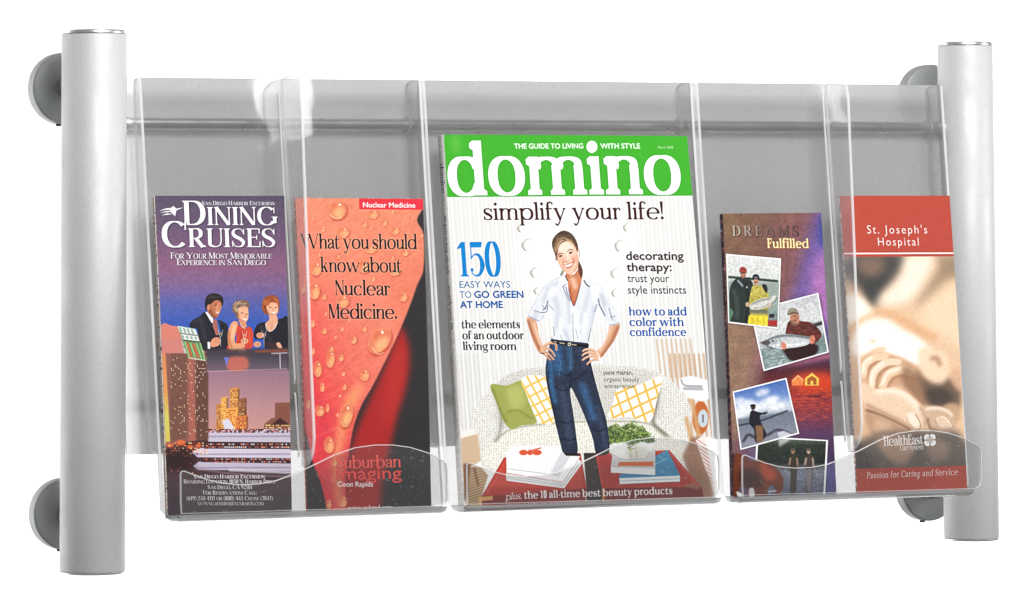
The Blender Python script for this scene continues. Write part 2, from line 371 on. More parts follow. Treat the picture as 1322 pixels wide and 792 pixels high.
        if ch == '1': return V(.16, 0, 1)+sf(.16, 0, 1, sl*1.4, sl*1.4)+[orient(np.array([(.17, 1), (.17, .84), (.02, .78), (.02, .84)]))], .16+S+sl*1.6
        if ch == '5': return V(.08, .5, .98, H*1.2)+[np.array([(.08, .84), (.5, .84), (.54, 1.0), (.08, 1.0)])]+cv([(.1, .54), (.25, .64), (.42, .58), (.52-S*.1, .33), (.4, .08), (.22, H*.6), (.07, .12)], [H, H*1.3, S*.7, S*1.15, S*.6, H*1.2, H])+dot(.1, .19, b*.62), .58
        if ch == '2': return cv([(.07, .78), (.2, .97), (.36, .95), (.46, .76), (.34, .48), (.05, .05)], [H, H*1.2, S*.8, S, S*.6, H])+[np.array([(.02, 0), (.52, 0), (.56, .26), (.5, .26), (.44, .14), (.02, .12)])]+dot(.1, .76, b*.55), .57
        if ch in '38': 
            if ch == '8': return arc(.27, .75, .25, .26)+arc(.27, .26, .28, .27), .55
            return cv([(.06, .82), (.2, .97), (.38, .93), (.43, .75), (.3, .55), (.18, .53)], [H, H*1.2, S*.7, S, S*.5, H])+cv([(.18, .53), (.36, .5), (.47, .28), (.36, .06), (.18, H*.6), (.04, .16)], [H, S*.5, S*1.05, S*.7, H, H])+dot(.08, .18, b*.55), .52
        if ch == '4': return V(.34, 0, 1)+sf(.34, 0)+ln((.02, .3), (.34+S+.08, .3), H*1.4)+ln((.03, .3), (.4, 1), H*1.3), .5+S*.5
        if ch in '69':
            g = arc(.28, .31, .28, .32)+cv([(.03+S*.5, .34), (.1+S*.3, .7), (.3, .95), (.46, .95)], [S, S*.9, H*1.2, H])
            if ch == '9': g = [np.stack([.56-q[:, 0], 1-q[:, 1]], 1) for q in g]
            return g, .56
        if ch == '7': return [np.array([(.03, .86), (.5, .86), (.52, 1), (.03, 1)])]+ln((.5, .95), (.2, 0), S*.9)+ln((.04, .74), (.04, 1), H), .52
        if ch == '.': return dot(S*.62, S*.55, S*.6), S*1.35
        if ch == ',': return dot(S*.62, S*.55, S*.6)+cv([(S*1.0, S*.5), (S*.9, -S*.5), (S*.3, -S)], [S*.5, S*.3, H*.6]), S*1.35
        if ch == ':': return dot(S*.62, S*.55, S*.6)+dot(S*.62, X-S*.6, S*.6), S*1.4
        if ch == '!': return dot(S*.66, S*.55, S*.62)+[np.array([(S*.42, .3), (S*.9, .3), (S*1.3, A), (S*.02, A)])], S*1.5
        if ch == '-': return ln((.03, X*.5), (.3, X*.5), max(H, S*.55)), .33
        if ch == "'": return [np.array([(S*.4, .68), (S*.7, .68), (S*1.1, A), (0, A)])], S*1.2
        if ch in '()':
            g = cv([(.28, A), (.08, .7), (.08, .15), (.28, -.18)], [H, S*.7, S*.7, H])
            return (g if ch == '(' else [np.stack([.32-q[:, 0], q[:, 1]], 1)[::-1] for q in g]), .3
        return [], .3
    def layout(s, text, track=0.0, caps=None):
        """caps = height of small capitals for lowercase letters"""
        x = 0; out = []
        for ch in text:
            k = 1.0
            if caps and ch.islower(): ch = ch.upper(); k = caps
            g, a = s.glyph(ch)
            out += [q*k+np.array([x, 0]) for q in g]
            x += a*k+(s.sp+track)*(k if k != 1 else 1)
        return [orient_keep(q) for q in out], x-s.sp-track

def orient_keep(q): return q

_fonts = {}
def sans_layout(text, bold=0.0, track=0.0):
    """outlines of Blender's built-in sans face, cap height 1"""
    key = (text, bold, track)
    cu = bpy.data.curves.new('lettering', 'FONT'); cu.body = text; cu.offset = bold; cu.space_character = 1+track; cu.resolution_u = 3
    o = bpy.data.objects.new('lettering', cu)
    me = o.to_mesh()
    v = np.empty(len(me.vertices)*3); me.vertices.foreach_get('co', v); v = v.reshape(-1, 3)[:, :2]
    polys = [v[list(p.vertices)] for p in me.polygons]
    o.to_mesh_clear(); bpy.data.objects.remove(o); bpy.data.curves.remove(cu)
    polys = [orient(p)/.729 for p in polys]
    mx = max(p[:, 0].max() for p in polys); mn = min(p[:, 0].min() for p in polys)
    return [p-np.array([mn, 0]) for p in polys], mx-mn

# ---------------------------------------------------------------- mesh helpers (all coordinates in millimetres)
def mesh(name, verts, faces, mats, parent=None, idx=None, smooth=False, uvs=None, loc=None):
    me = bpy.data.meshes.new(name)
    me.from_pydata([tuple(c*MM for c in v) for v in verts], [], faces)
    for m in (mats if isinstance(mats, (list, tuple)) else [mats]): me.materials.append(m)
    if idx: me.polygons.foreach_set('material_index', idx)
    if smooth: me.polygons.foreach_set('use_smooth', [True]*len(faces))
    if uvs:
        l = me.uv_layers.new(name='UVMap')
        for p in me.polygons:
            for li in p.loop_indices: l.data[li].uv = uvs[me.loops[li].vertex_index]
    me.update()
    o = bpy.data.objects.new(name, me); col.objects.link(o)
    if parent: o.parent = parent
    if loc: o.location = [c*MM for c in loc]
    return o
def empty(name, loc=(0, 0, 0)):
    o = bpy.data.objects.new(name, None); col.objects.link(o); o.location = [c*MM for c in loc]; o.empty_display_size = .05
    return o
def tag(o, label=None, cat=None, group=None, kind=None):
    for k, v in (('label', label), ('category', cat), ('group', group), ('kind', kind)):
        if v: o[k] = v
    return o
def smooth_pts(pts, closed=False, n=6): return [tuple(p) for p in spline(pts, closed, n)]
def plate(name, outline, axis, at, th, face_mat, edge_mat, parent, loc=None, bev=.4):
    """flat plate: 2-D outline in the plane normal to axis ('x' or 'y'), thickness th centred on at, chamfered rim"""
    pts = [Vector(p) for p in outline]; n = len(pts)
    if sum(pts[i].x*pts[(i+1) % n].y-pts[(i+1) % n].x*pts[i].y for i in range(n)) < 0: pts.reverse()
    inn = []
    for i in range(n):
        a, b, c = pts[i-1], pts[i], pts[(i+1) % n]
        d1 = (b-a).normalized(); d2 = (c-b).normalized(); nn = (Vector((-d1.y, d1.x))+Vector((-d2.y, d2.x)))
        nn = nn.normalized() if nn.length > 1e-6 else Vector((0, 0)); inn.append(b+nn*bev)
    P3 = (lambda p, t: (t, p.x, p.y)) if axis == 'x' else (lambda p, t: (p.x, t, p.y))
    h = th/2
    v = [P3(p, at-h) for p in inn]+[P3(p, at-h+bev) for p in pts]+[P3(p, at+h-bev) for p in pts]+[P3(p, at+h) for p in inn]
    f = [list(range(n)), list(range(3*n, 4*n))[::-1]]; ix = [0, 0]
    for k in range(3):
        for i in range(n):
            j = (i+1) % n; f.append([k*n+i, (k+1)*n+i, (k+1)*n+j, k*n+j]); ix.append(1)
    o = mesh(name, v, f, [face_mat, edge_mat], parent, ix, loc=loc)
    bm = bmesh.new(); bm.from_mesh(o.data); bmesh.ops.recalc_face_normals(bm, faces=bm.faces); bm.to_mesh(o.data); bm.free()
    return o
def lathe(name, prof, axis, m, parent, loc, seg=64, ang=60, mats=None, idxf=None):
    """profile [(r, t)] turned round the axis through loc"""
    v, f = [], []
    n = len(prof)
    for i in range(seg):
        a = TAU*i/seg; c, s = math.cos(a), math.sin(a)
        for r, t in prof:
            v.append({'z': (r*c, r*s, t), 'y': (r*c, t, r*s), 'x': (t, r*c, r*s)}[axis])
    for i in range(seg):
        j = (i+1) % seg
        for k in range(n-1): f.append([i*n+k, j*n+k, j*n+k+1, i*n+k+1])
    o = mesh(name, v, f, m, parent, smooth=True, loc=loc)
    bm = bmesh.new(); bm.from_mesh(o.data); bmesh.ops.remove_doubles(bm, verts=bm.verts, dist=1e-7); bmesh.ops.recalc_face_normals(bm, faces=bm.faces)
    for e in bm.edges:
        if len(e.link_faces) == 2 and e.calc_face_angle(0) > math.radians(ang): e.smooth = False
    bm.to_mesh(o.data); bm.free()
    return o

# ---------------------------------------------------------------- backdrop
bx, by = 1.5, 1.6
bd = mesh('backdrop', [(-4500, 1500, -2600), (6500, 1500, -2600), (6500, 1500, 3200), (-4500, 1500, 3200)], [(0, 1, 2, 3)], paper('white_paper_backdrop', (.93, .93, .93), .01, 3, .9))
tag(bd, kind='structure')

# ---------------------------------------------------------------- the rack
W2, H2, R = 367.5, 193.5, 22.4
rack = empty('literature_rack', (0, 0, 0))
tag(rack, 'wall literature rack of two silver posts, cross rods and clear acrylic pockets', 'magazine rack')

def post(sx):
    R = 23.3 if sx < 0 else 21.5
    top, bot = sx*(W2-2.2), sx*(W2+2.2)
    body = lathe('post', [(0, -H2+2.2), (R-.4, -H2+2.2), (R, -H2+2.6), (R, H2-3.4), (R-.3, H2-3.1), (0, H2-3.1)], 'z', M_POST, rack, (sx*W2, 0, 0), 96)
    # the posts splay a little towards the foot
    for v in body.data.vertices: v.co.x += (-(v.co.z/MM)/H2*sx*2.2)*MM
    for s, n in ((1, 'top'), (-1, 'bottom')):
        z0 = s*(H2-3.1 if s > 0 else H2-2.2); z1 = s*H2
        prof = [(R-1.2, z0+.02*s), (R-.9, z0+.35*s), (R+.15, z0+.5*s), (R+.15, z1-.9*s), (R-.5, z1-.2*s), (R-3, z1), (0, z1)]
        c = lathe('end_cap', prof, 'z', M_CAP, body, (0, 0, 0), 96)
        for v in c.data.vertices: v.co.x += (-(v.co.z/MM)/H2*sx*2.2)*MM
    return body
for sx in (-1, 1): post(sx)

# wall mounts: a disc on a short stem behind each end of each post, held by a grub screw
for sx in (-1, 1):
    for sz in (-1, 1):
        x = sx*(W2+(2.5 if sz < 0 else 1)) if sx < 0 else (363 if sz > 0 else 360); z = 153*sz-(1.5 if sx > 0 else 0)
        d = lathe('wall_mount', [(0, 44), (24.3, 44), (25.2, 44.3), (25.7, 45), (25.9, 46), (25.9, 55), (0, 55)], 'y', M_DISC, rack, (x, 0, z), 96, 50)
        lathe('stem', [(0, 10), (8, 10), (8, 44.05), (0, 44.05)], 'y', M_DISC, d, (0, 0, 0), 32)
        lathe('grub_screw', [(0, -27.0), (1.9, -27.0), (2.2, -26.4), (2.2, -24)], 'z', M_DARK, d, (-4, 50, 0), 16)

# cross rods
def rod(z, r=4.45):
    o = lathe('cross_rod', [(0, -W2+15), (r, -W2+15), (r, W2-15), (0, W2-15)], 'x', M_ROD, rack, (0, 0, z), 40)
    for x in (-W2+R+2.6, W2-R-2.6):
        lathe('collar', [(r+.1, -1.6), (r+1.1, -1.2), (r+1.1, 1.2), (r+.1, 1.6)], 'x', M_CAP, o, (x, 0, 0), 32)
    return o
rod(127.2); rod(-75)

# added sheet standing in for the grey studio backdrop behind the pockets: passes behind the upper rod and in front of the lower one
ys = lambda z: 7.2+(z-127)*(14.8/202)
v, f = [], []
for k, x in enumerate((-347, 347)):
    for z in (160.2, -109):
        v += [(x, ys(z)-.8, z), (x, ys(z)+.8, z)]
f = [(0, 4, 6, 2), (1, 3, 7, 5), (0, 1, 5, 4), (2, 6, 7, 3), (0, 2, 3, 1), (4, 5, 7, 6)]
mesh('added_grey_sheet', v, f, [M_SHEET, M_EDGE], rack, [0, 0, 1, 1, 1, 1])

# pocket units: bent acrylic sheet (leaning panel, tray bend, lip), end plates, middle divider
KP = 37/314.
yp = lambda z: -13+KP*(z-160)
LIP = [(2.4, -148.5), (1.8, -140), (1.8, -120.6), (2.6, -118.4), (5, -118.2), (12, -121), (22, -124.6), (34, -127.6), (48, -129), (62, -128.8), (76, -126.8), (92, -121.8), (106, -116.2), (122, -109.6), (138, -105), (154, -103.4), (168, -103.7), (182, -105.8), (196, -110), (208, -115.6), (211, -118.6), (211.8, -123), (211.8, -143), (210.4, -147.6), (207, -149.2)]
def unit(x0, divider, wide=220.6):
    root = empty('pocket_unit', (x0, 0, 0)); root.parent = rack
    t = 2.6
    # leaning panel
    n = Vector((0, 1, -KP)).normalized()
    v = []
    zb, zt = -149.5, 159.6
    for x in (0, wide):
        for z in (zt, zb):
            for s in (0, t): v.append((x, yp(z)+n.y*s, z+n.z*s))
    f = [(0, 4, 6, 2), (1, 3, 7, 5), (0, 1, 5, 4), (2, 6, 7, 3), (0, 2, 3, 1), (4, 5, 7, 6)]
    mesh('panel', v, f, [M_CLEAR, M_EDGE], root, [0, 0, 1, 1, 1, 1])
    # tray bend
    prof = [(yp(-149.6), -149.6), (-50.6, -152.4), (-52.6, -154.0), (-56, -154.6), (-70, -154.3), (-72.6, -153.4), (-74.2, -151.4), (-74.6, -149.4)]
    inner = [(-72.2, -149.4), (-71.6, -151), (-70, -151.8), (-56, -152.1), (-53.4, -151.6), (yp(-149.6)-2.4, -149.6)]
    inner = [(-72.2, -149.2), (-71.4, -151.2), (-69.6, -152.0), (-56, -152.3), (-54.2, -151.8), (-53.0, -149.6)]
    ring = prof+inner; m = len(ring)
    # the bend closes in a small radius at each end
    xs = [0.2, 1.0, 2.4, wide-12, wide-9.6, wide-8.8]; sh = [2.2, .8, 0, 0, .8, 2.2]
    v = [(x, y, z+(s if z < -150.5 else 0)) for x, s in zip(xs, sh) for y, z in ring]
    f = [tuple(range(m)), tuple(range(5*m, 6*m))[::-1]]+[(k*m+i, k*m+(i+1) % m, (k+1)*m+(i+1) % m, (k+1)*m+i) for k in range(5) for i in range(m)]
    o = mesh('tray_floor', v, f, M_FLOOR, root)
    bm = bmesh.new(); bm.from_mesh(o.data); bmesh.ops.recalc_face_normals(bm, faces=bm.faces); bm.to_mesh(o.data); bm.free()
    plate('front_lip', LIP, 'y', -73.6, 2.4, M_LIP, M_EDGE, root, bev=.5)
    # end plates reach back round the rods
    right = [(-13.5, 158.6), (-9, 159.8), (0, 159.6), (6, 158), (10.4, 154), (12.6, 147), (13.6, 136), (13, 100), (5, 0), (-4, -100), (-7, -106), (-12, -108.2), (yp(-109)+3.2, -108.6), (yp(-148)+3.2, -148), (yp(-148), -148)]
    left = [(-13.5, 158.6), (-9, 159.6), (-5, 158.6), (-3.2, 155), (-3.2, 140), (-11, 40), (-19, -60), (-22, -98), (-25, -104.5), (-30, -106.6), (yp(-109)+3.2, -107), (yp(-148)+3.2, -148), (yp(-148), -148)]
    plate('end_plate', left, 'x', -.8, 2.2, M_FIN, M_EDGE, root, bev=.4)
    e = plate('end_plate', right, 'x', wide+.9, 2.2, M_FIN, M_EDGE, root, bev=.4)
    lathe('rod_grommet', [(5.0, -.9), (6.0, -.7), (6.0, .7), (5.0, .9)], 'x', M_EDGE, e, (wide-3, 0, 127.2), 32)
    if divider:
        fin = smooth_pts([(-45, 157), (-47.6, 146), (-49.5, 120), (-54.6, 50), (-60, -30), (-65, -88), (-65.4, -100), (-62, -111), (-55.5, -117.5)], False, 5)
        out = [(yp(159)-.2, 159.0), (-24, 161.2), (-33, 161.6), (-39, 160.6), (-43, 158.6)]+fin+[(-51, -119.6), (yp(-119.6)-.2, -119.6)]
        dv = plate('divider', out, 'x', divider, 2.4, M_FIN, M_EDGE, root, bev=.5)
        for a, b in ((150, -60), (-66, -112)):
            q = [(yp(a)-.3, a), (yp(a)-2.0, a-3), (yp(b)-2.0, b+3), (yp(b)-.3, b)]
            plate('mounting_rib', q, 'x', divider-3.2, 1.4, M_EDGE, M_EDGE, dv, bev=.3)
    return root
unit(-335.3, 110)
unit(-109.8, None, 222.6)
unit(119.6, 111.4, 214.6)

class Grad:
    """linear colour ramp between two points of the artwork, stops = [(t, rgb), ...]"""
    def __init__(s, p0, p1, stops): s.p0, s.p1, s.stops = p0, p1, stops

class Page:
    """a printed page: artwork coordinates are mapped onto the sheet by a homography of its four corners"""
    def __init__(s, quad, k, base=(235, 235, 235), seed=1):
        q = np.array(quad, float)
        s.k = k
        s.w = int(round(k*(np.linalg.norm(q[1]-q[0])+np.linalg.norm(q[2]-q[3]))/2))
        s.h = int(round(k*(np.linalg.norm(q[3]-q[0])+np.linalg.norm(q[2]-q[1]))/2))
        d = [(0, 0), (s.w, 0), (s.w, s.h), (0, s.h)]
        A = []; b = []
        for (x, y), (u, v) in zip(q, d):
            A.append([x, y, 1, 0, 0, 0, -u*x, -u*y]); b.append(u)
            A.append([0, 0, 0, x, y, 1, -v*x, -v*y]); b.append(v)
        s.H = np.append(np.linalg.solve(np.array(A), np.array(b)), 1).reshape(3, 3)
        s.up = (q[0]+q[1]-q[2]-q[3])/2; s.up /= -s.up[1]
        s.img = np.ones((s.h, s.w, 3), np.float32)*np.array(base, np.float32)/255
        s.rng = np.random.default_rng(seed); s.v = (0, 0, 1)
        yy, xx = np.mgrid[0:s.h, 0:s.w]; s.xx, s.yy = xx.astype(np.float32)+.5, yy.astype(np.float32)+.5
    def view(s, ox=0, oy=0, sc=1): s.v = (ox, oy, sc); return s
    def tf(s, p):
        p = np.atleast_2d(np.asarray(p, float)); ox, oy, sc = s.v
        x, y = ox+p[:, 0]/sc, oy+p[:, 1]/sc
        h = s.H@np.stack([x, y, np.ones_like(x)])
        return (h[:2]/h[2]).T
    def colour(s, col):
        if isinstance(col, Grad):
            a, b = s.tf(col.p0)[0], s.tf(col.p1)[0]; d = b-a; L = d@d
            t = ((s.xx-a[0])*d[0]+(s.yy-a[1])*d[1])/L
            T = [k for k, _ in col.stops]
            return np.stack([np.interp(t, T, [c[i] for _, c in col.stops]) for i in range(3)], -1).astype(np.float32)/255
        if isinstance(col, np.ndarray): return col
        return np.array(col, np.float32)/255
    def mask(s, polys, soft=0):
        m = coverage(polys, s.w, s.h)
        return blur(m, soft*s.k/s.v[2]) if soft else m
    def comp(s, m, col, a=1.0):
        m = (m*a)[..., None]; s.img = s.img*(1-m)+s.colour(col)*m
    def poly(s, pts, col, a=1.0, soft=0, curve=False, clip=None):
        p = s.tf(spline(pts) if curve else pts)
        m = s.mask([p], soft)
        if clip is not None: m = m*clip
        s.comp(m, col, a); return m
    def blob(s, pts, col, a=1.0, soft=0, clip=None): return s.poly(pts, col, a, soft, True, clip)
    def ell(s, cx, cy, rx, ry, col, a=1.0, soft=0, rot=0, clip=None):
        t = np.linspace(0, TAU, 28, endpoint=False); c, q = math.cos(math.radians(rot)), math.sin(math.radians(rot))
        x, y = rx*np.cos(t), ry*np.sin(t)
        return s.poly(np.stack([cx+x*c-y*q, cy+x*q+y*c], 1), col, a, soft, clip=clip)
    def line(s, pts, w, col, a=1.0, soft=0, curve=True, closed=False, clip=None):
        p = spline(pts, closed) if curve and len(pts) > 2 else np.asarray(pts, float)
        if not closed and len(p) > 2 and hasattr(w, '__len__'): w = np.interp(np.linspace(0, 1, len(p)), np.linspace(0, 1, len(w)), w)
        m = s.mask([s.tf(q) for q in ribbon(p, w, closed)], soft)
        if clip is not None: m = m*clip
        s.comp(m, col, a)
    def lines(s, segs, w, col, a=1.0, soft=0, clip=None):
        P = []
        for q in segs: P += [orient(s.tf(r)) for r in ribbon(np.asarray(q, float), w)]
        m = s.mask(P, soft)
        if clip is not None: m = m*clip
        s.comp(m, col, a)
    def text(s, lay, x0, x1, y0, cap, col, y1=None, a=1.0, halo=None, slant=0, soft=0, up=None, shadow=None, heavy=0):
        if len(lay) == 3: heavy = lay[2]
        polys, W = lay[:2]; ox, oy, sc = s.v
        y1 = y0 if y1 is None else y1
        ux, uy = s.up if up is None else up
        out = []
        for p in polys:
            gx = p[:, 0]+slant*p[:, 1]; gy = p[:, 1]
            t = gx/W
            out.append(s.tf(np.stack([x0+t*(x1-x0)+gy*cap*ux, y0+t*(y1-y0)-gy*cap*(-uy)], 1)))
        m = s.mask(out)
        if heavy:
            q = m.copy()
            for dx, dy in ((1, 0), (-1, 0), (0, 1), (0, -1)): q = np.maximum(q, np.roll(m, (dy, dx), (0, 1))*heavy)
            m = q
        if shadow: s.comp(np.roll(blur(m, shadow[1]*s.k/sc), (int(shadow[2]*s.k/sc),)*2, (0, 1)), shadow[0], shadow[3])
        if halo: s.comp((blur(m, halo[1]*s.k/sc)*halo[2]).clip(0, 1), halo[0], 1)
        if soft: m = blur(m, soft*s.k/sc)
        s.comp(m, col, a); return m
    def mottle(s, amp, cell, seed, clip=None, tint=(1, 1, 1)):
        n = (noise2(s.h, s.w, cell*s.k, seed)+.5*noise2(s.h, s.w, cell*s.k*.45, seed+1)-.75)*amp
        if clip is not None: n = n*clip
        s.img = s.img*(1+n[..., None]*np.array(tint, np.float32))
    def finish(s):
        s.img = (s.img+.55*(s.img-np.stack([blur(s.img[..., i], .9*s.k) for i in range(3)], -1))).clip(0, 1)
        g = s.rng.normal(0, .014, s.img.shape[:2]).astype(np.float32)
        s.img = (s.img+blur(g, .7)[..., None]*1.6).clip(0, 1)
        return s.img

CLAR = Serif(S=.225, H=.06, sl=.075, st=.08, X=.70, A=1.0, D=-.3, sp=.05, br=.04)
CENT = Serif(S=.145, H=.06, sl=.07, st=.045, X=.66, A=1.0, D=-.32, sp=.06)
DIDO = Serif(S=.235, H=.055, sl=.055, st=.05, X=.66, A=1.0, D=-.3, sp=.07, br=.02)
BOLDS = Serif(S=.23, H=.085, sl=.07, st=.07, X=.68, A=1.0, D=-.3, sp=.08)
TIMES = Serif(S=.17, H=.05, sl=.06, st=.04, X=.66, A=1.0, sp=.05, br=.06)
GARA = Serif(S=.168, H=.05, sl=.05, st=.04, X=.66, A=1.04, D=-.3, sp=.035, br=.05)

def heavy_sans(t, k=.75): return sans_layout(t)+(k,)

def paint_magazine():
    P = Page([(573, 174), (887, 176), (925, 645), (600, 661)], 2.3, (238, 237, 236), 3)
    # pleated white curtain behind the figure
    segs = [[(574+i*5.55, 250), (574+i*5.55+23, 560)] for i in range(62)]
    P.lines(segs, 2.0, (214, 212, 208), .8, .7)
    P.lines([[(x+2.4, y), (X+2.4, Y)] for (x, y), (X, Y) in segs[::2]], 1.2, (202, 200, 196), .5, .6)
    P.ell(745, 330, 70, 85, (248, 248, 247), .85, 14)
    P.view(570, 290, 3.888)
    # white ornamental looking-glass with round holes
    for x, y, r in ((430, 92, 26), (468, 228, 22), (895, 96, 26), (870, 232, 22), (400, 8, 18), (930, 5, 18), (480, 320, 16), (870, 330, 18)):
        P.ell(x, y, r, r*1.2, (190, 187, 180), .75, 2); P.ell(x+5, y+2, r*.78, r*1.02, (244, 243, 240), 1, 2)
        P.line([(x-r*.9, y-r*.5), (x-r, y+r*.3), (x-r*.4, y+r*1.1)], 5, (120, 105, 85), .6, 1.5)
    # striped wallpaper in the corner and standing lamp
    P.lines([[(1075+i*24, 560), (1100+i*24, 760)] for i in range(8)], 8, (200, 165, 130), .75, 3)
    P.view(570, 470, 3.573)
    P.lines([[(1050+i*22, -60), (1090+i*22, 330)] for i in range(8)], 8, (186, 140, 100), .8, 3)
    P.lines([[(70+i*19, -60), (95+i*19, 290)] for i in range(6)], 6, (205, 203, 198), .8, 3)
    # sofa, off-white with a woven speckle
    sofa = P.blob([(135, 230), (175, 165), (225, 105), (300, 40), (420, 5), (600, -8), (800, -5), (960, 15), (1060, 70), (1125, 150), (1150, 230), (1135, 330), (1120, 420), (1040, 500), (600, 500), (230, 490), (185, 460), (165, 330)], (230, 229, 223), 1, 1.5)
    g = P.rng
    dots = [[(x+g.uniform(-4, 4), y+g.uniform(-4, 4)), (x+g.uniform(1, 5), y+g.uniform(2, 7))] for x in np.arange(130, 1160, 11) for y in np.arange(-10, 500, 10)]
    P.blob([(265, 60), (480, 10), (900, 15), (1000, 70), (985, 250), (750, 245), (300, 300)], (200, 198, 190), .5, 12, clip=sofa)
    P.blob([(230, 470), (235, 350), (330, 285), (560, 255), (800, 250), (960, 265), (1090, 340), (1100, 440), (900, 470)], (240, 238, 226), .9, 6, clip=sofa)
    P.lines(dots, 3.2, (126, 124, 114), .5, .6, clip=sofa)
    P.line([(240, 355), (330, 290), (560, 262), (800, 256), (960, 270), (1060, 335)], 6, (120, 112, 95), .6, 3)
    P.line([(250, 120), (275, 200), (268, 310), (245, 345)], 12, (110, 100, 85), .6, 6)
    P.line([(1000, 90), (985, 190), (975, 265), (1040, 330)], 16, (88, 78, 62), .65, 6)
    # cushions
    P.blob([(225, 85), (300, 88), (372, 68), (400, 160), (438, 258), (370, 275), (322, 292), (283, 250), (255, 170)], (158, 164, 84), 1, 1.2)
    P.blob([(300, 110), (360, 90), (385, 170), (330, 200)], (188, 192, 112), .7, 10)
    P.line([(300, 215), (350, 205), (420, 245)], 7, (110, 116, 52), .6, 4)
    P.line([(235, 100), (265, 190), (300, 262)], 8, (104, 108, 48), .6, 4)
    c1 = P.blob([(366, 60), (430, 40), (492, 70), (520, 250), (462, 268), (437, 245), (395, 140)], (246, 243, 235), 1, 1)
    P.lines([[(350+i*40, 40), (480+i*40, 280)] for i in range(-2, 4)]+[[(520, 30+i*52), (360, 110+i*52)] for i in range(0, 5)], 9, (232, 190, 84), .95, 1, clip=c1)
    c2 = P.blob([(812, 100), (910, 85), (1012, 48), (990, 160), (958, 258), (860, 235), (768, 238), (790, 170)], (247, 245, 238), 1, 1)
    P.lines([[(780+i*48, 60), (850+i*48, 270)] for i in range(-2, 5)]+[[(1030, 20+i*52), (760, 150+i*52)] for i in range(0, 5)], 10, (230, 184, 78), .95, 1, clip=c2)
    # side table with lamp and an orange clock, woven chair
    P.blob([(1095, 60), (1150, 45), (1200, 60), (1230, 70), (1225, 155), (1140, 150), (1098, 100)], (240, 240, 240), 1, 3)
    P.line([(1100, 60), (1120, 88), (1200, 92)], 5, (110, 110, 112), .9, 1.5)
    P.poly([(1110, 95), (1200, 95), (1205, 112), (1112, 110)], (176, 178, 182), 1, 2)
    P.ell(1192, 240, 38, 78, (193, 104, 52), 1, 2); P.ell(1203, 243, 24, 42, (196, 208, 214), 1, 2); P.line([(1203, 225), (1203, 262)], 6, (90, 70, 70), 1, 1, False)
    P.lines([[(1125, 235), (1190, 520)], [(1150, 150), (1215, 480)]], 18, (206, 160, 112), .9, 4)
    P.poly([(1110, 420), (1150, 330), (1200, 330), (1262, 640), (1180, 640)], (146, 104, 80), .9, 6)
    cane = P.poly([(1170, 345), (1210, 318), (1232, 430), (1255, 560), (1215, 480), (1195, 420)], (238, 226, 220), 1, 2)
    P.lines([[(1160, 330+i*17), (1260, 400+i*17)] for i in range(16)], 5, (190, 130, 120), .8, 1, clip=cane)
    # low shelf, chair and woven rug at the left foot
    P.poly([(88, 320), (168, 315), (182, 440), (120, 480), (95, 470)], (206, 178, 148), 1, 3)
    P.poly([(86, 305), (150, 290), (160, 315), (88, 335)], (236, 232, 224), 1, 2)
    rug = P.poly([(98, 470), (180, 470), (215, 510), (188, 600), (190, 668), (116, 676)], (192, 162, 126), 1, 2)
    P.lines([[(90, 480+i*13), (215, 440+i*13)] for i in range(20)], 4, (128, 96, 66), .7, 1, clip=rug)
    P.poly([(100, 455), (135, 450), (118, 600), (105, 640)], (96, 62, 40), .8, 4)
    P.line([(150, 470), (170, 560)], 12, (120, 78, 52), .7, 3, False)
    # two red trays pushed together
    P.poly([(186, 608), (288, 425), (640, 405), (668, 560), (662, 662), (190, 676)], (174, 58, 50), 1, 1)
    P.poly([(215, 560), (292, 440), (300, 520), (560, 572), (640, 440), (655, 560), (640, 575)], (196, 74, 62), .8, 4)
    P.line([(210, 600), (300, 432), (636, 412)], 8, (206, 80, 66), .9, 1.5, False)
    P.poly([(186, 610), (668, 572), (662, 662), (188, 678)], (132, 44, 42), 1, 1)
    P.poly([(655, 405), (712, 405), (750, 560), (755, 655), (668, 660), (668, 560)], (58, 48, 48), 1, 1.5)
    P.poly([(708, 405), (1050, 392), (1192, 560), (1214, 640), (750, 655), (738, 560)], (172, 56, 50), 1, 1)
    P.line([(742, 560), (714, 412), (1046, 398), (1180, 560)], 8, (200, 76, 62), .9, 1.5, False)
    P.poly([(745, 572), (1200, 566), (1214, 642), (752, 656)], (118, 40, 40), 1, 1.5)
    P.poly([(170, 612), (238, 608), (236, 625), (185, 632), (188, 668), (172, 668)], (228, 178, 108), .9, 2)
    P.poly([(740, 575), (752, 575), (754, 652), (742, 652)], (214, 160, 96), .8, 2)
    P.poly([(1110, 560), (1160, 545), (1200, 568), (1180, 580)], (150, 110, 90), .8, 3)
    # books and a bowl of greenery on the trays
    P.poly([(296, 500), (560, 540), (630, 430), (650, 452), (566, 572), (300, 535)], (236, 236, 236), 1, 1)
    P.poly([(298, 402), (330, 372), (556, 370), (640, 420), (560, 540), (300, 498)], (243, 243, 243), 1, 1)
    P.lines([[(300, 505+i*9), (560, 545+i*8)] for i in range(3)]+[[(562, 540), (634, 432)], [(564, 556), (642, 445)], [(520, 505), (604, 405)], [(300, 478), (500, 505)]], 2.5, (150, 150, 155), .8, .6)
    P.poly([(500, 505), (556, 390), (600, 400), (540, 520)], (206, 208, 212), .8, 3)
    for x, r in ((378, 20), (408, 13), (440, 22)): P.ell(x, 402, r, 13, (214, 88, 56), 1, 1.5)
    P.line([(415, 392), (460, 380)], 6, (214, 88, 56), 1, 1, False)
    P.poly([(818, 512), (1040, 390), (1100, 512), (1100, 540), (822, 552)], (64, 138, 178), 1, 1)
    P.poly([(820, 524), (1098, 512), (1100, 540), (822, 552)], (232, 236, 238), 1, 1)
    P.line([(822, 538), (1098, 527)], 3, (150, 160, 166), .8, .5, False)
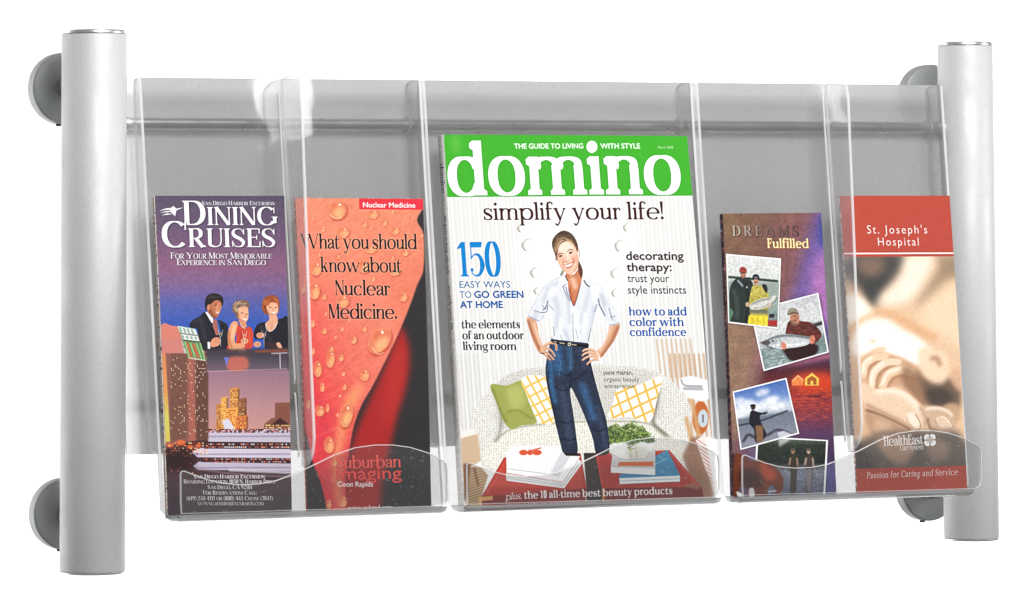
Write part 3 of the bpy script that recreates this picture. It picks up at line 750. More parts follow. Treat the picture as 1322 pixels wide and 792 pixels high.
    P.lines([[(900, 500), (1040, 430)], [(1000, 420), (1030, 440)]], 4, (150, 196, 216), .8, 1.5)
    P.poly([(780, 470), (985, 478), (985, 510), (782, 498)], (238, 238, 238), 1, 1)
    P.poly([(790, 392), (985, 388), (985, 480), (780, 470)], (208, 206, 204), 1, 1)
    P.poly([(818, 448), (975, 445), (976, 468), (812, 466)], (208, 108, 62), 1, 1.5)
    P.blob([(770, 345), (775, 400), (810, 432), (870, 442), (930, 434), (962, 400), (968, 350)], (236, 237, 234), 1, 1.5); P.blob([(850, 380), (905, 372), (960, 390), (930, 430), (870, 438)], (204, 204, 190), .7, 6); P.line([(780, 405), (830, 434), (930, 432), (960, 400)], 4, (150, 148, 140), .7, 1.5); P.lines([[(870, 380), (872, 432)], [(895, 378), (900, 428)], [(780, 360), (790, 372)]], 5, (168, 150, 104), .6, 3)
    P.blob([(745, 330), (752, 296), (790, 274), (830, 282), (860, 266), (900, 282), (930, 284), (955, 322), (984, 350), (950, 358), (920, 350), (880, 366), (830, 352), (790, 358), (766, 372), (750, 358)], (62, 84, 44), .9, 3)
    for i in range(620):
        a = g.uniform(0, TAU); r = math.sqrt(g.uniform(0, 1)); x = 858+(112+22*math.sin(3*a))*r*math.cos(a); y = 318+(52+14*math.sin(5*a+1)+10*math.cos(9*a))*r*math.sin(a)
        c = [(40, 58, 30), (110, 138, 64), (150, 172, 92), (70, 92, 44), (206, 214, 150)][min(4, int(g.uniform(0, 3.2)+(1.6 if y < 305 else 0)))]
        leaf = (x, y, g.uniform(2.5, 7), g.uniform(1.5, 3), c, g.uniform(0, 180)); P._l = getattr(P, '_l', [])+[leaf]
    for c in {l[4] for l in P._l}:
        pl = []
        for x, y, a_, b_, cc, ro in P._l:
            if cc != c: continue
            t = np.linspace(0, TAU, 7, endpoint=False); q = np.stack([a_*np.cos(t), b_*np.sin(t)], 1); ro = math.radians(ro)
            pl.append(P.tf(np.stack([x+q[:, 0]*math.cos(ro)-q[:, 1]*math.sin(ro), y+q[:, 0]*math.sin(ro)+q[:, 1]*math.cos(ro)], 1)))
        P.comp(P.mask(pl), c, .85)
    # the figure: jeans
    P.view(670, 400, 3.96)
    jeans = P.blob([(170, 122), (215, 135), (280, 150), (350, 158), (352, 200), (372, 290), (392, 370), (420, 470), (448, 570), (462, 712), (430, 735), (394, 728), (376, 650), (340, 550), (300, 455), (266, 388), (260, 420), (276, 520), (292, 640), (296, 728), (230, 726), (212, 680), (190, 590), (165, 480), (142, 370), (134, 290), (146, 210)], (44, 52, 70), 1, .8)
    for q, w, c, a in (([(190, 160), (196, 230), (205, 320)], 50, (52, 98, 148), .85), ([(160, 240), (160, 340), (185, 470)], 26, (56, 104, 150), .8), ([(250, 170), (262, 250), (258, 300)], 26, (62, 108, 152), .6), ([(318, 360), (345, 440), (385, 560)], 34, (58, 98, 142), .85), ([(215, 380), (240, 520), (262, 680)], 30, (66, 78, 104), .7), ([(300, 180), (330, 240), (345, 300)], 30, (58, 66, 92), .8), ([(400, 480), (425, 600), (440, 700)], 20, (62, 74, 100), .7)):
        P.line(q, w, c, a, w*.28, clip=jeans)
    for q, w in (([(262, 300), (264, 385)], 8), ([(190, 300), (235, 322), (262, 318)], 6), ([(180, 380), (220, 400), (255, 396)], 7), ([(270, 400), (310, 520), (350, 620), (392, 722)], 11), ([(150, 300), (150, 380), (200, 600)], 6), ([(200, 560), (240, 570), (275, 560)], 7), ([(350, 290), (310, 330), (275, 345)], 7), ([(215, 650), (260, 660), (290, 650)], 6), ([(372, 600), (410, 610), (440, 600)], 6), ([(350, 180), (360, 260), (390, 350)], 9)):
        P.line(q, w, (20, 24, 38), .7, w*.45, clip=jeans)
    P.mottle(.28, 1.3, 88, jeans)
    P.line([(196, 210), (210, 260), (202, 330)], 2.4, (140, 170, 200), .5, 1, clip=jeans); P.line([(268, 160), (262, 230), (262, 300)], 2.2, (150, 176, 204), .45, 1, clip=jeans)
    P.poly([(226, 724), (300, 728), (322, 742), (240, 740)], (40, 34, 36), 1, 1.5); P.poly([(390, 720), (446, 716), (462, 712), (440, 738), (392, 740)], (40, 34, 36), .8, 1.5)
    # arms and hands on hips
    skin, dark, lite = (216, 162, 128), (150, 84, 56), (246, 214, 190)
    arm = P.blob([(38, 30), (74, 34), (92, 60), (100, 110), (118, 168), (128, 200), (104, 208), (84, 176), (58, 110)], skin, 1, 1); P.line([(46, 40), (70, 116), (108, 196)], 11, dark, .75, 4, clip=arm); P.line([(74, 50), (92, 112), (112, 170)], 9, lite, .8, 4, clip=arm)
    arm = P.blob([(464, 62), (508, 56), (510, 84), (486, 140), (456, 184), (418, 232), (400, 214), (398, 198), (430, 160), (452, 104)], skin, 1, 1); P.line([(504, 70), (470, 150), (418, 226)], 13, dark, .75, 5, clip=arm); P.line([(470, 70), (446, 130), (408, 200)], 10, lite, .8, 4, clip=arm)
    for q, w in (([(110, 190), (128, 172), (158, 156), (186, 164), (190, 196)], 15), ([(112, 196), (140, 182), (166, 200), (184, 226)], 13), ([(112, 200), (134, 200), (158, 222), (178, 244)], 13), ([(114, 206), (130, 214), (150, 236), (160, 246)], 11)): P.line(q, [w, w, w*.85, w*.7][:4], (226, 178, 146), 1, 1); P.line([(x+2, y+5) for x, y in q], 2.6, (128, 70, 48), .8, .8)
    P.line([(106, 208), (128, 210)], 4, (70, 44, 40), 1, 1, False)
    for q, w in (([(404, 214), (372, 192), (340, 190), (322, 200)], 14), ([(404, 224), (370, 206), (340, 208), (320, 222)], 13), ([(404, 234), (372, 222), (344, 230), (320, 246)], 13), ([(404, 240), (380, 240), (358, 254), (344, 268)], 12)): P.line(q, [w, w, w*.85, w*.65], (230, 184, 154), 1, 1); P.line([(x, y+6) for x, y in q], 2.6, (128, 70, 48), .75, .8)
    P.line([(394, 204), (408, 222), (408, 246)], 4, (246, 240, 230), .95, 1); P.ell(364, 240, 5, 4, (250, 240, 220), 1, .8)
    # belt
    P.line([(170, 148), (215, 158), (256, 164), (300, 168), (350, 172)], 13, (30, 26, 30), 1, 1); P.lines([[(205, 155), (232, 160)], [(268, 164), (292, 167)], [(176, 149), (190, 152)]], 4, (226, 200, 176), 1, .8); P.ell(256, 163, 9, 9, (230, 214, 186), 1, .8); P.ell(256, 163, 4.5, 4.5, (60, 44, 44), 1, .6)
    # shirt
    P.view(670, 285, 6.6)
    sh = [(345, 462), (300, 480), (235, 515), (190, 570), (145, 650), (108, 720), (78, 785), (120, 812), (172, 838), (220, 780), (264, 716), (286, 790), (288, 900), (280, 975), (300, 988), (400, 1000), (500, 1010), (586, 1014), (606, 930), (636, 820), (668, 716), (715, 790), (760, 868), (800, 868), (852, 846), (838, 770), (800, 690), (745, 600), (690, 520), (610, 486), (530, 460)]
    shirt = P.blob(sh, (226, 228, 232), 1, 1)
    P.line([sh[i] for i in range(0, 9)], 5, (150, 152, 160), .5, 2)
    for q, w, a in (([(330, 500), (250, 560), (200, 680)], 30, .5), ([(400, 560), (420, 700), (430, 860)], 26, .5), ([(300, 620), (330, 760), (320, 900)], 34, .5), ([(600, 560), (560, 700), (520, 860)], 30, .45), ([(690, 600), (740, 720), (800, 840)], 34, .75), ([(640, 700), (620, 850), (590, 1000)], 30, .55), ([(380, 900), (420, 1000), (400, 1080)], 26, .55), ([(520, 900), (540, 1000), (520, 1080)], 26, .5), ([(150, 740), (120, 850), (100, 920)], 30, .6), ([(210, 780), (190, 880), (170, 950)], 24, .6)):
        P.line(q, w, (176, 182, 198), a, w*.42, clip=shirt)
    for q, w in (([(440, 580), (450, 700), (460, 900)], 22), ([(620, 540), (660, 640)], 40), ([(300, 540), (260, 620)], 34), ([(480, 760), (500, 1000)], 30), ([(350, 800), (350, 1000)], 22), ([(740, 700), (790, 850)], 22), ([(560, 760), (540, 1000)], 20)): P.line(q, w, (248, 249, 250), .75, w*.42, False, clip=shirt)
    for q, w in (([(672, 640), (680, 690), (708, 750), (730, 790)], 10), ([(660, 690), (640, 760)], 5), ([(245, 660), (228, 710), (200, 740)], 9), ([(180, 760), (232, 752), (240, 700)], 7), ([(195, 700), (225, 735)], 5), ([(395, 540), (410, 600), (440, 660)], 6), ([(300, 960), (292, 880)], 5), ([(455, 760), (457, 900), (462, 1080)], 4), ([(480, 900), (500, 990)], 4), ([(350, 950), (380, 1060)], 4), ([(610, 900), (585, 1010)], 5), ([(250, 690), (290, 740)], 4), ([(120, 740), (180, 760)], 4), ([(770, 800), (820, 790)], 4), ([(760, 720), (790, 830)], 5)):
        P.line(q, w, (78, 86, 108), .8, 2.2, clip=shirt)
    P.line([(80, 788), (122, 812), (172, 834)], 9, (150, 162, 188), .9, 3); P.line([(764, 868), (806, 862), (850, 846)], 9, (150, 162, 188), .9, 3)
    P.mottle(.05, 1.1, 93, shirt)
    # throat
    sk = P.blob([(420, 400), (460, 440), (505, 390), (520, 420), (532, 470), (512, 560), (490, 640), (464, 708), (440, 650), (420, 570), (412, 500), (392, 450)], (206, 128, 92), 1, 1)
    P.line([(440, 440), (470, 520), (480, 560)], 40, (244, 206, 180), .8, 12, clip=sk); P.line([(424, 540), (440, 620), (464, 700)], 22, (184, 88, 54), .8, 7, clip=sk); P.line([(520, 520), (490, 630), (468, 700)], 12, (164, 78, 50), .8, 5, clip=sk); P.line([(400, 440), (440, 462), (500, 420)], 16, (168, 100, 72), .6, 6, clip=sk)
    P.poly([(388, 440), (410, 490), (400, 520), (376, 540), (350, 548), (334, 520), (344, 480), (366, 452)], (240, 242, 245), 1, 1.5); P.poly([(540, 470), (556, 480), (600, 540), (585, 545), (545, 510), (528, 500)], (238, 240, 244), 1, 1.5)
    for q, w in (([(390, 446), (412, 492)], 10), ([(398, 516), (362, 546)], 5), ([(548, 486), (570, 520), (598, 544)], 11), ([(420, 560), (436, 640), (464, 708)], 5), ([(520, 520), (494, 630), (468, 704)], 4), ([(376, 540), (384, 580), (430, 670)], 4)): P.line(q, w, (66, 66, 80), .9, 2, len(q) > 2)
    # head: hair, face, smile
    P.blob([(280, 200), (282, 150), (310, 106), (350, 76), (385, 68), (430, 84), (468, 120), (496, 180), (500, 230), (490, 250), (470, 200), (400, 150), (340, 170), (318, 230), (320, 300), (300, 260)], (92, 72, 58), 1, 1.5)
    g = P.rng
    P.blob([(500, 320), (520, 350), (540, 410), (530, 470), (512, 440), (500, 390)], (98, 62, 46), 1, 2.5); P.blob([(370, 396), (380, 420), (360, 452), (346, 440)], (120, 124, 104), .8, 3)
    face = P.blob([(316, 220), (332, 180), (360, 152), (402, 146), (444, 168), (478, 210), (496, 262), (504, 310), (498, 370), (476, 414), (440, 436), (404, 426), (366, 396), (334, 340), (318, 290)], (240, 200, 176), 1, 1.5)
    P.blob([(330, 200), (380, 160), (440, 180), (450, 220), (400, 250), (340, 240)], (252, 230, 214), .8, 12, clip=face); P.blob([(400, 260), (420, 260), (418, 310), (396, 312)], (253, 232, 216), .8, 5, clip=face)
    P.line([(320, 240), (322, 310), (350, 370), (400, 420)], 22, (206, 142, 108), .7, 8, clip=face); P.line([(500, 250), (502, 350), (470, 420)], 22, (214, 150, 118), .8, 8, clip=face); P.blob([(380, 395), (440, 405), (470, 390), (450, 430), (410, 425)], (236, 188, 162), .7, 6, clip=face)
    P.blob([(352, 300), (376, 296), (380, 330), (358, 332)], (236, 160, 132), .6, 6, clip=face); P.blob([(450, 290), (480, 280), (488, 320), (462, 330)], (236, 156, 128), .6, 6, clip=face)
    for q, w in (([(330, 272), (350, 260), (374, 264)], 5.5), ([(408, 244), (432, 226), (458, 232)], 6)): P.line(q, w, (88, 50, 40), .95, 1.5)
    for x, y, ro in ((352, 282, -14), (438, 254, -20)): P.ell(x, y, 17, 8.5, (120, 66, 50), .9, 2, ro); P.ell(x, y+.5, 8, 6.5, (46, 26, 24), 1, 1.5, ro); P.ell(x+9, y-1, 3, 2.4, (240, 226, 216), .9, 1)
    P.line([(404, 280), (398, 310), (384, 322)], 5, (208, 130, 100), .9, 2.5); P.line([(386, 326), (402, 334), (420, 322)], 5, (176, 84, 62), .9, 2.5); P.line([(376, 322), (370, 345), (378, 362)], 7, (190, 92, 64), .9, 2.5); P.line([(448, 300), (466, 322), (462, 345)], 7, (196, 100, 70), .9, 2.5)
    P.blob([(374, 356), (400, 352), (430, 342), (464, 324), (462, 350), (440, 376), (412, 384), (390, 376)], (196, 96, 84), .8, 2); P.blob([(382, 360), (410, 356), (440, 346), (458, 336), (448, 356), (420, 372), (396, 372)], (252, 250, 248), 1, 1)
    P.line([(400, 386), (424, 388), (446, 376)], 5, (222, 126, 108), .9, 2)
    P.line([(316, 320), (322, 230), (345, 178), (400, 146)], 13, (104, 72, 54), .9, 4); P.line([(400, 148), (450, 160), (486, 206), (500, 240)], 14, (100, 68, 50), .9, 4)
    P.lines([[(300+g.uniform(-14, 14), 240+g.uniform(-20, 20)), (330+i*7, 130+g.uniform(-14, 10))] for i in range(8)], 4, (206, 166, 120), .7, 1.2); P.lines([[(370+i*9, 120+i*3), (420+i*8, 160+i*7)] for i in range(9)], 4, (214, 176, 134), .7, 1.2); P.lines([[(330+i*14, 100-i), (360+i*12, 80+i*2)] for i in range(8)], 4, (52, 40, 36), .8, 1.2)
    P.line([(504, 220), (512, 250), (510, 290)], 5, (120, 70, 50), .8, 2); P.ell(502, 236, 5, 12, (236, 186, 160), 1, 1.5)
    P.view()
    # masthead
    P.poly([(570, 170), (890, 170), (893, 251), (575.5, 252.6)], (66, 172, 46))
    P.line([(588, 176), (589, 196)], 9, (128, 204, 88), .5, 4, False)
    m = CLAR.layout('dom\u0131no')
    P.text(m, 579.3, 880, 251.2, 69, (30, 120, 30), y1=249.4, a=.55, soft=.9)
    P.text(m, 579.3, 880, 250.8, 69, (252, 252, 250), y1=249)
    P.ell(764.2, 189.6, 7.2, 7.7, (252, 252, 250))
    P.text(heavy_sans('THE GUIDE TO LIVING'), 664.3, 753, 191.8, 6.6, (250, 252, 248), y1=191.6)
    P.text(heavy_sans('WITH STYLE'), 775.6, 826.4, 191.6, 6.6, (250, 252, 248))
    P.text(sans_layout('March 2008'), 849.5, 869, 191.6, 3.2, (225, 240, 210))
    # cover lines
    P.text(CENT.layout('simplify your life!'), 624.5, 857, 281.8, 22.5, (62, 24, 22), y1=281, halo=((245, 245, 243), .8, 1.2))
    n = Serif(S=.16, H=.035, sl=.05, st=.035, sp=.03).layout('150')
    P.text(n, 592, 647.5, 353.6, 44, (0, 128, 200), y1=353.4)
    blu, nav, blk = (44, 104, 160), (16, 76, 150), (34, 26, 28)
    P.text(sans_layout('EASY WAYS'), 593.3, 658.6, 368, 9, blu)
    P.text(sans_layout('TO'), 593.6, 608.5, 381, 9, blu); P.text(heavy_sans('GO GREEN'), 612.5, 675.5, 381, 9.2, nav)
    P.text(heavy_sans('AT HOME'), 594.3, 649, 394, 9.2, nav)
    P.text(DIDO.layout('the elements'), 596, 671.5, 420.2, 11, blk); P.text(DIDO.layout('of an outdoor'), 597, 676, 434.4, 11, blk); P.text(DIDO.layout('living room'), 597.8, 666.5, 448.4, 11, blk)
    br = (46, 24, 28)
    P.text(heavy_sans('decorating'), 808, 881.5, 332.6, 11.2, br); P.text(heavy_sans('therapy:'), 808.6, 866, 347, 11.2, br)
    P.text(sans_layout('trust your', .003), 809.6, 863, 361.2, 10.8, br); P.text(sans_layout('style instincts', .003), 810, 884.8, 376, 10.8, br)
    b2 = (24, 84, 164)
    P.text(BOLDS.layout('how to add'), 811.3, 885.6, 404, 11, b2); P.text(BOLDS.layout('color with'), 812, 881.8, 417.6, 11, b2); P.text(BOLDS.layout('confidence'), 812.6, 885, 430.6, 11, b2)
    P.text(sans_layout('josie maran,', .006), 778.3, 816.4, 480.6, 6.2, (60, 56, 52)); P.text(sans_layout('organic beauty'), 779, 824.6, 489.6, 6, (92, 88, 80)); P.text(sans_layout('entrepreneur'), 780, 819.6, 498.2, 6, (92, 88, 80))
    P.text(CENT.layout('plus,'), 653, 673.6, 645.4, 9.6, (252, 250, 246), y1=644, slant=.25)
    P.text(BOLDS.layout('the 10 all-time best beauty products'), 677, 868.5, 643.8, 10.2, (252, 250, 246), y1=637.8)
    return P.finish()

def paint_magazine_spine():
    P = Page([(565, 176), (573, 174), (600, 661), (590, 664)], 2.3, (244, 243, 240), 4)
    P.text(DIDO.layout('domino'), 567.6, 569.6, 205, 5.2, (20, 20, 22), y1=237, up=(1, -.05))
    P.text(sans_layout('the guide to living with style'), 572.6, 576, 262, 3.6, (70, 66, 64), y1=330, up=(1, -.05))
    P.text(sans_layout('simplify your life'), 577, 581, 345, 3.6, (70, 66, 64), y1=400, up=(1, -.05))
    P.mottle(.14, 3, 8)
    return P.finish()

def paint_cruise():
    P = Page([(200, 253), (367, 253), (377, 665), (217, 669)], 2.5, (80, 68, 92), 5)
    P.poly([(190, 240), (390, 240), (390, 680), (190, 680)], Grad((280, 253), (290, 669), [(0, (86, 78, 96)), (.1, (104, 84, 110)), (.22, (138, 94, 124)), (.28, (126, 98, 142)), (.34, (88, 96, 166)), (.42, (52, 90, 178)), (.5, (46, 88, 176)), (1, (70, 56, 60))]))
    P.mottle(.10, 3, 4)
    P.view(180, 440, 3.3)
    # dusk harbour: pink sky, towers, dinner boat, dark water
    P.poly([(60, 130), (700, 130), (700, 440), (60, 440)], Grad((0, 140), (0, 420), [(0, (152, 116, 132)), (.5, (184, 138, 142)), (1, (206, 150, 136))]))
    P.poly([(60, 400), (700, 400), (700, 760), (60, 760)], Grad((0, 410), (0, 720), [(0, (72, 44, 44)), (.35, (74, 52, 54)), (1, (78, 70, 76))]))
    g = P.rng
    def windows(x0, x1, y0, y1, nx, ny, cols, p, sz, a=.9):
        b = {}
        for i in range(nx):
            for j in range(ny):
                if g.random() < p:
                    x = x0+(x1-x0)*(i+.5)/nx; y = y0+(y1-y0)*(j+.5)/ny
                    b.setdefault(cols[g.integers(len(cols))], []).append([(x-sz, y), (x+sz, y)])
        for c, sg in b.items(): P.lines(sg, sz*1.8, c, a, .5)
    for x, y, w, h, c in ((325, 290, 40, 110, (196, 128, 70)), (345, 262, 30, 130, (232, 168, 86)), (382, 222, 42, 170, (206, 140, 80)), (366, 306, 60, 90, (236, 158, 80)), (420, 266, 34, 120, (150, 96, 66)), (410, 340, 50, 60, (214, 120, 66))):
        P.poly([(x, y), (x+w, y-6), (x+w, y+h), (x, y+h)], c, 1, 1)
        windows(x+3, x+w-3, y+6, y+h, max(3, int(w/8)), int(h/9), [(92, 54, 40), (250, 208, 120), (120, 70, 48)], .6, 2.2)
        P.line([(x+w-3, y), (x+w-3, y+h)], 7, (96, 60, 46), .7, 2, False)
    P.poly([(530, 372), (560, 348), (576, 345), (576, 282), (700, 280), (700, 400), (530, 400)], (134, 84, 70), 1, 2); windows(535, 640, 372, 392, 14, 2, [(255, 214, 140)], .6, 3)
    P.poly([(560, 375), (598, 345), (640, 375)], (70, 44, 44), 1, 2)
    P.line([(290, 300), (350, 372)], 4, (190, 150, 150), .8, 1, False)
    P.poly([(350, 358), (376, 348), (410, 400), (365, 402)], (214, 212, 226), 1, 1.5)
    # decks
    for y0, y1, xl, c in ((398, 446, 270, (198, 188, 204)), (472, 510, 222, (206, 198, 214)), (528, 562, 226, (190, 180, 198))):
        P.poly([(xl, y0+18), (xl+26, y0), (700, y0-8), (700, y1+4), (xl+24, y1)], c, 1, 1.2)
        P.line([(xl+10, y0+26), (700, y0+24)], 5, (126, 112, 136), .7, 2, False)
    P.poly([(288, 446), (700, 448), (700, 476), (282, 474)], (70, 46, 50), 1, 1); windows(290, 690, 450, 474, 46, 2, [(238, 150, 112), (208, 206, 214), (160, 92, 82)], .65, 3.4)
    P.poly([(262, 512), (700, 516), (700, 536), (262, 530)], (70, 44, 48), 1, 1); windows(270, 690, 512, 534, 44, 2, [(222, 120, 92), (190, 180, 190), (140, 74, 68)], .65, 3.4)
    windows(285, 650, 392, 408, 60, 3, [(48, 26, 30), (86, 50, 48), (190, 96, 76)], .7, 3)
    P.line([(380, 562), (700, 574)], 12, (206, 200, 214), .85, 3, False); P.line([(240, 556), (420, 580), (700, 592)], 6, (150, 130, 140), .7, 3)
    # hotel tower with lit windows
    P.poly([(84, -20), (130, -40), (200, -30), (290, 20), (290, 430), (84, 470)], (140, 92, 84), 1, 1.5)
    P.poly([(130, 10), (200, 0), (206, 430), (126, 450)], (122, 82, 72), 1, 4); P.poly([(206, 40), (228, 60), (240, 440), (206, 440)], (178, 104, 88), .9, 5); P.poly([(236, 90), (290, 90), (292, 440), (240, 440)], (104, 70, 62), 1, 3)
    windows(130, 290, 40, 430, 26, 58, [(88, 56, 50)], .55, 1.6, .6); windows(130, 288, 90, 430, 20, 46, [(255, 236, 196), (255, 214, 150)], .11, 2, 1)
    P.poly([(88, -10), (104, -12), (130, 445), (106, 448)], Grad((0, 0), (0, 450), [(0, (222, 130, 92)), (.5, (222, 150, 84)), (.75, (208, 200, 96)), (1, (212, 190, 92))]), 1, 2)
    for x, y, r in ((130, 462, 16), (175, 450, 20), (215, 468, 15), (250, 462, 14), (150, 482, 12)): P.ell(x, y, r, r*.6, (232, 112, 66), .9, 3)
    windows(105, 290, 446, 500, 22, 5, [(252, 150, 92), (255, 206, 150), (150, 62, 40)], .5, 3.2)
    windows(105, 230, 500, 580, 14, 8, [(170, 60, 54), (120, 50, 48), (230, 150, 130)], .22, 3)
    P.blob([(90, 500), (160, 470), (230, 500), (220, 560), (100, 560)], (44, 30, 34), .7, 10)
    P.view(180, 240, 3.6)
    P.poly([(100, 800), (102, 690), (118, 658), (150, 672), (190, 680), (205, 800)], (206, 128, 118), 1, 2)
    P.poly([(180, 672), (252, 684), (300, 800), (205, 800)], (196, 196, 190), 1, 1.5)
    P.lines([[(196, 676), (226, 800)], [(220, 678), (262, 800)], [(240, 682), (286, 795)]], 8, (86, 130, 92), .9, 1); P.lines([[(184, 700), (262, 706)], [(192, 735), (275, 738)], [(200, 770), (290, 772)]], 5, (60, 54, 60), .7, 1)
    # the guests at a table, in the blue dusk
    P.view(180, 440, 3.3)
    P.poly([(285, 62), (700, 52), (700, 142), (288, 148)], (66, 64, 76), 1, 2); P.blob([(375, 60), (460, 60), (455, 135), (380, 140)], (176, 82, 56), .8, 8)
    P.poly([(355, 84), (382, 86), (370, 132)], (86, 110, 196), .9, 2); P.line([(560, 78), (622, 76)], 5, (206, 196, 210), .8, 1.5, False); P.line([(598, 80), (598, 140)], 4, (196, 186, 196), .7, 1.5, False)
    P.view(180, 240, 3.6)
    P.view(240, 375, 6.887)
    g = P.rng
    suit = P.blob([(28, 340), (60, 300), (120, 268), (168, 232), (230, 330), (300, 420), (290, 330), (275, 300), (330, 320), (365, 350), (372, 420), (366, 560), (150, 572), (110, 460), (90, 380), (40, 375)], (42, 42, 50), 1, 1.2)
    P.line([(60, 330), (120, 300), (150, 400), (170, 500)], 26, (66, 64, 72), .6, 9, clip=suit); P.line([(168, 250), (200, 350), (262, 440)], 6, (18, 18, 24), .9, 2, clip=suit); P.line([(330, 340), (320, 440), (300, 500)], 6, (18, 18, 24), .8, 2, clip=suit)
    P.poly([(168, 232), (185, 228), (236, 290), (240, 330), (222, 325)], (240, 238, 240), 1, 1.5); P.poly([(238, 296), (268, 300), (290, 430), (262, 440), (232, 350)], (176, 108, 96), 1, 2); P.lines([[(240+i*6, 320+i*24), (262+i*6, 312+i*24)] for i in range(5)], 5, (90, 60, 66), .8, 1.5)
    f1 = P.blob([(190, 160), (215, 150), (250, 118), (300, 118), (316, 150), (306, 210), (282, 262), (258, 288), (232, 280), (196, 236), (182, 190)], (188, 116, 82), 1, 1.5)
    P.line([(200, 190), (230, 260), (262, 284)], 26, (120, 68, 48), .8, 8, clip=f1); P.blob([(268, 170), (300, 150), (306, 200), (284, 240), (262, 220)], (226, 156, 116), .8, 6, clip=f1); P.ell(196, 190, 12, 24, (212, 140, 104), 1, 2)
    P.blob([(172, 220), (164, 150), (180, 90), (225, 62), (280, 66), (322, 96), (328, 150), (316, 180), (306, 140), (270, 122), (240, 136), (214, 160), (196, 160), (184, 180), (180, 216)], (44, 38, 38), 1, 1.8); P.lines([[(190+i*14, 110-i*2), (215+i*12, 78+i*2)] for i in range(8)], 5, (92, 84, 80), .6, 2)
    P.line([(252, 168), (272, 164)], 6, (50, 28, 24), .9, 1.5, False); P.line([(292, 168), (306, 172)], 6, (50, 28, 24), .9, 1.5, False); P.line([(285, 176), (292, 204), (282, 212)], 5, (140, 78, 54), .9, 2); P.line([(256, 224), (274, 238), (294, 228)], [3, 9, 3], (250, 238, 228), 1, 1); P.line([(250, 218), (262, 240)], 4, (120, 64, 46), .8, 2, False)
    P.blob([(212, 510), (240, 465), (285, 460), (304, 490), (286, 530), (226, 545)], (222, 152, 118), 1, 2); P.line([(250, 480), (290, 478)], 4, (150, 86, 62), .8, 1.5, False); P.line([(244, 498), (288, 500)], 4, (150, 86, 62), .8, 1.5, False); P.poly([(186, 500), (210, 498), (212, 560), (190, 562)], (240, 238, 242), 1, 2)
    # woman in the orange dress
    dr = P.blob([(440, 330), (470, 350), (520, 380), (560, 360), (590, 400), (592, 470), (570, 560), (380, 566), (368, 530), (440, 500)], (206, 72, 54), 1, 1.5); P.line([(500, 400), (480, 500), (440, 560)], 24, (168, 46, 38), .7, 8, clip=dr); P.line([(560, 400), (560, 500)], 18, (226, 100, 76), .7, 7, False, clip=dr)
    a1 = P.blob([(366, 470), (372, 400), (400, 330), (432, 312), (458, 330), (444, 400), (430, 470), (440, 510), (500, 510), (510, 545), (440, 572), (384, 560)], (228, 160, 118), 1, 1.5); P.line([(378, 400), (376, 480), (400, 550)], 18, (176, 100, 66), .8, 7, clip=a1); P.line([(430, 340), (412, 420), (410, 470)], 20, (250, 204, 166), .8, 7, clip=a1)
    P.poly([(460, 300), (520, 320), (540, 350), (520, 390), (480, 350)], (214, 140, 104), 1, 3); P.lines([[(478, 330), (500, 372)], [(500, 372), (526, 350)]], 4, (240, 228, 214), .9, 1.2)
    f2 = P.blob([(452, 210), (476, 182), (510, 170), (544, 190), (552, 240), (548, 290), (524, 330), (488, 320), (462, 286), (450, 250)], (238, 176, 142), 1, 1.5); P.line([(456, 240), (470, 300), (510, 326)], 18, (190, 112, 80), .8, 7, clip=f2)
    P.blob([(448, 296), (436, 250), (410, 220), (412, 170), (430, 138), (480, 122), (530, 124), (558, 156), (556, 200), (530, 176), (500, 168), (470, 184), (458, 215), (462, 260)], (132, 100, 78), 1, 2); P.lines([[(418+i*13, 175+g.uniform(-14, 20)), (446+i*11, 140+g.uniform(-8, 12))] for i in range(9)]+[[(420+i*4, 190+i*8), (445+i*3, 170+i*8)] for i in range(6)], 6, (226, 200, 166), .75, 1.8); P.lines([[(430+i*15, 190), (455+i*13, 160)] for i in range(7)], 5, (70, 50, 44), .7, 2)
    P.line([(484, 240), (506, 236)], 7, (60, 34, 28), .9, 1.5, False); P.line([(530, 248), (546, 250)], 7, (60, 34, 28), .9, 1.5, False); P.line([(520, 248), (528, 272), (516, 280)], 5, (186, 106, 78), .9, 2); P.line([(496, 284), (520, 302), (544, 288)], [4, 12, 4], (252, 246, 240), 1, 1); P.line([(494, 296), (520, 314), (540, 300)], 4, (176, 66, 56), .9, 1.2)
    # woman in the black jumper
    jp = P.blob([(600, 410), (630, 345), (670, 325), (740, 312), (840, 290), (900, 282), (900, 560), (700, 555), (690, 480), (610, 470)], (40, 38, 46), 1, 1.5); P.line([(660, 350), (700, 430), (760, 480)], 22, (70, 66, 76), .6, 8, clip=jp)
    P.blob([(706, 330), (735, 300), (740, 240), (800, 260), (812, 310), (790, 370), (745, 404), (716, 380)], (232, 172, 140), 1, 2); P.line([(704, 330), (712, 380), (742, 405), (785, 378), (812, 318)], 5, (240, 232, 230), .95, 1); P.lines([[(740, 310), (755, 380)], [(765, 310), (762, 390)]], 5, (190, 124, 94), .7, 2)
    P.blob([(672, 200), (676, 140), (700, 96), (756, 76), (806, 92), (828, 140), (826, 210), (800, 240), (740, 250), (700, 246)], (156, 80, 46), 1, 3)
    f3 = P.blob([(712, 190), (728, 150), (766, 136), (804, 152), (818, 200), (808, 244), (780, 272), (746, 262), (722, 230)], (240, 180, 148), 1, 1.5); P.line([(716, 200), (738, 250), (770, 272)], 14, (196, 120, 88), .7, 6, clip=f3)
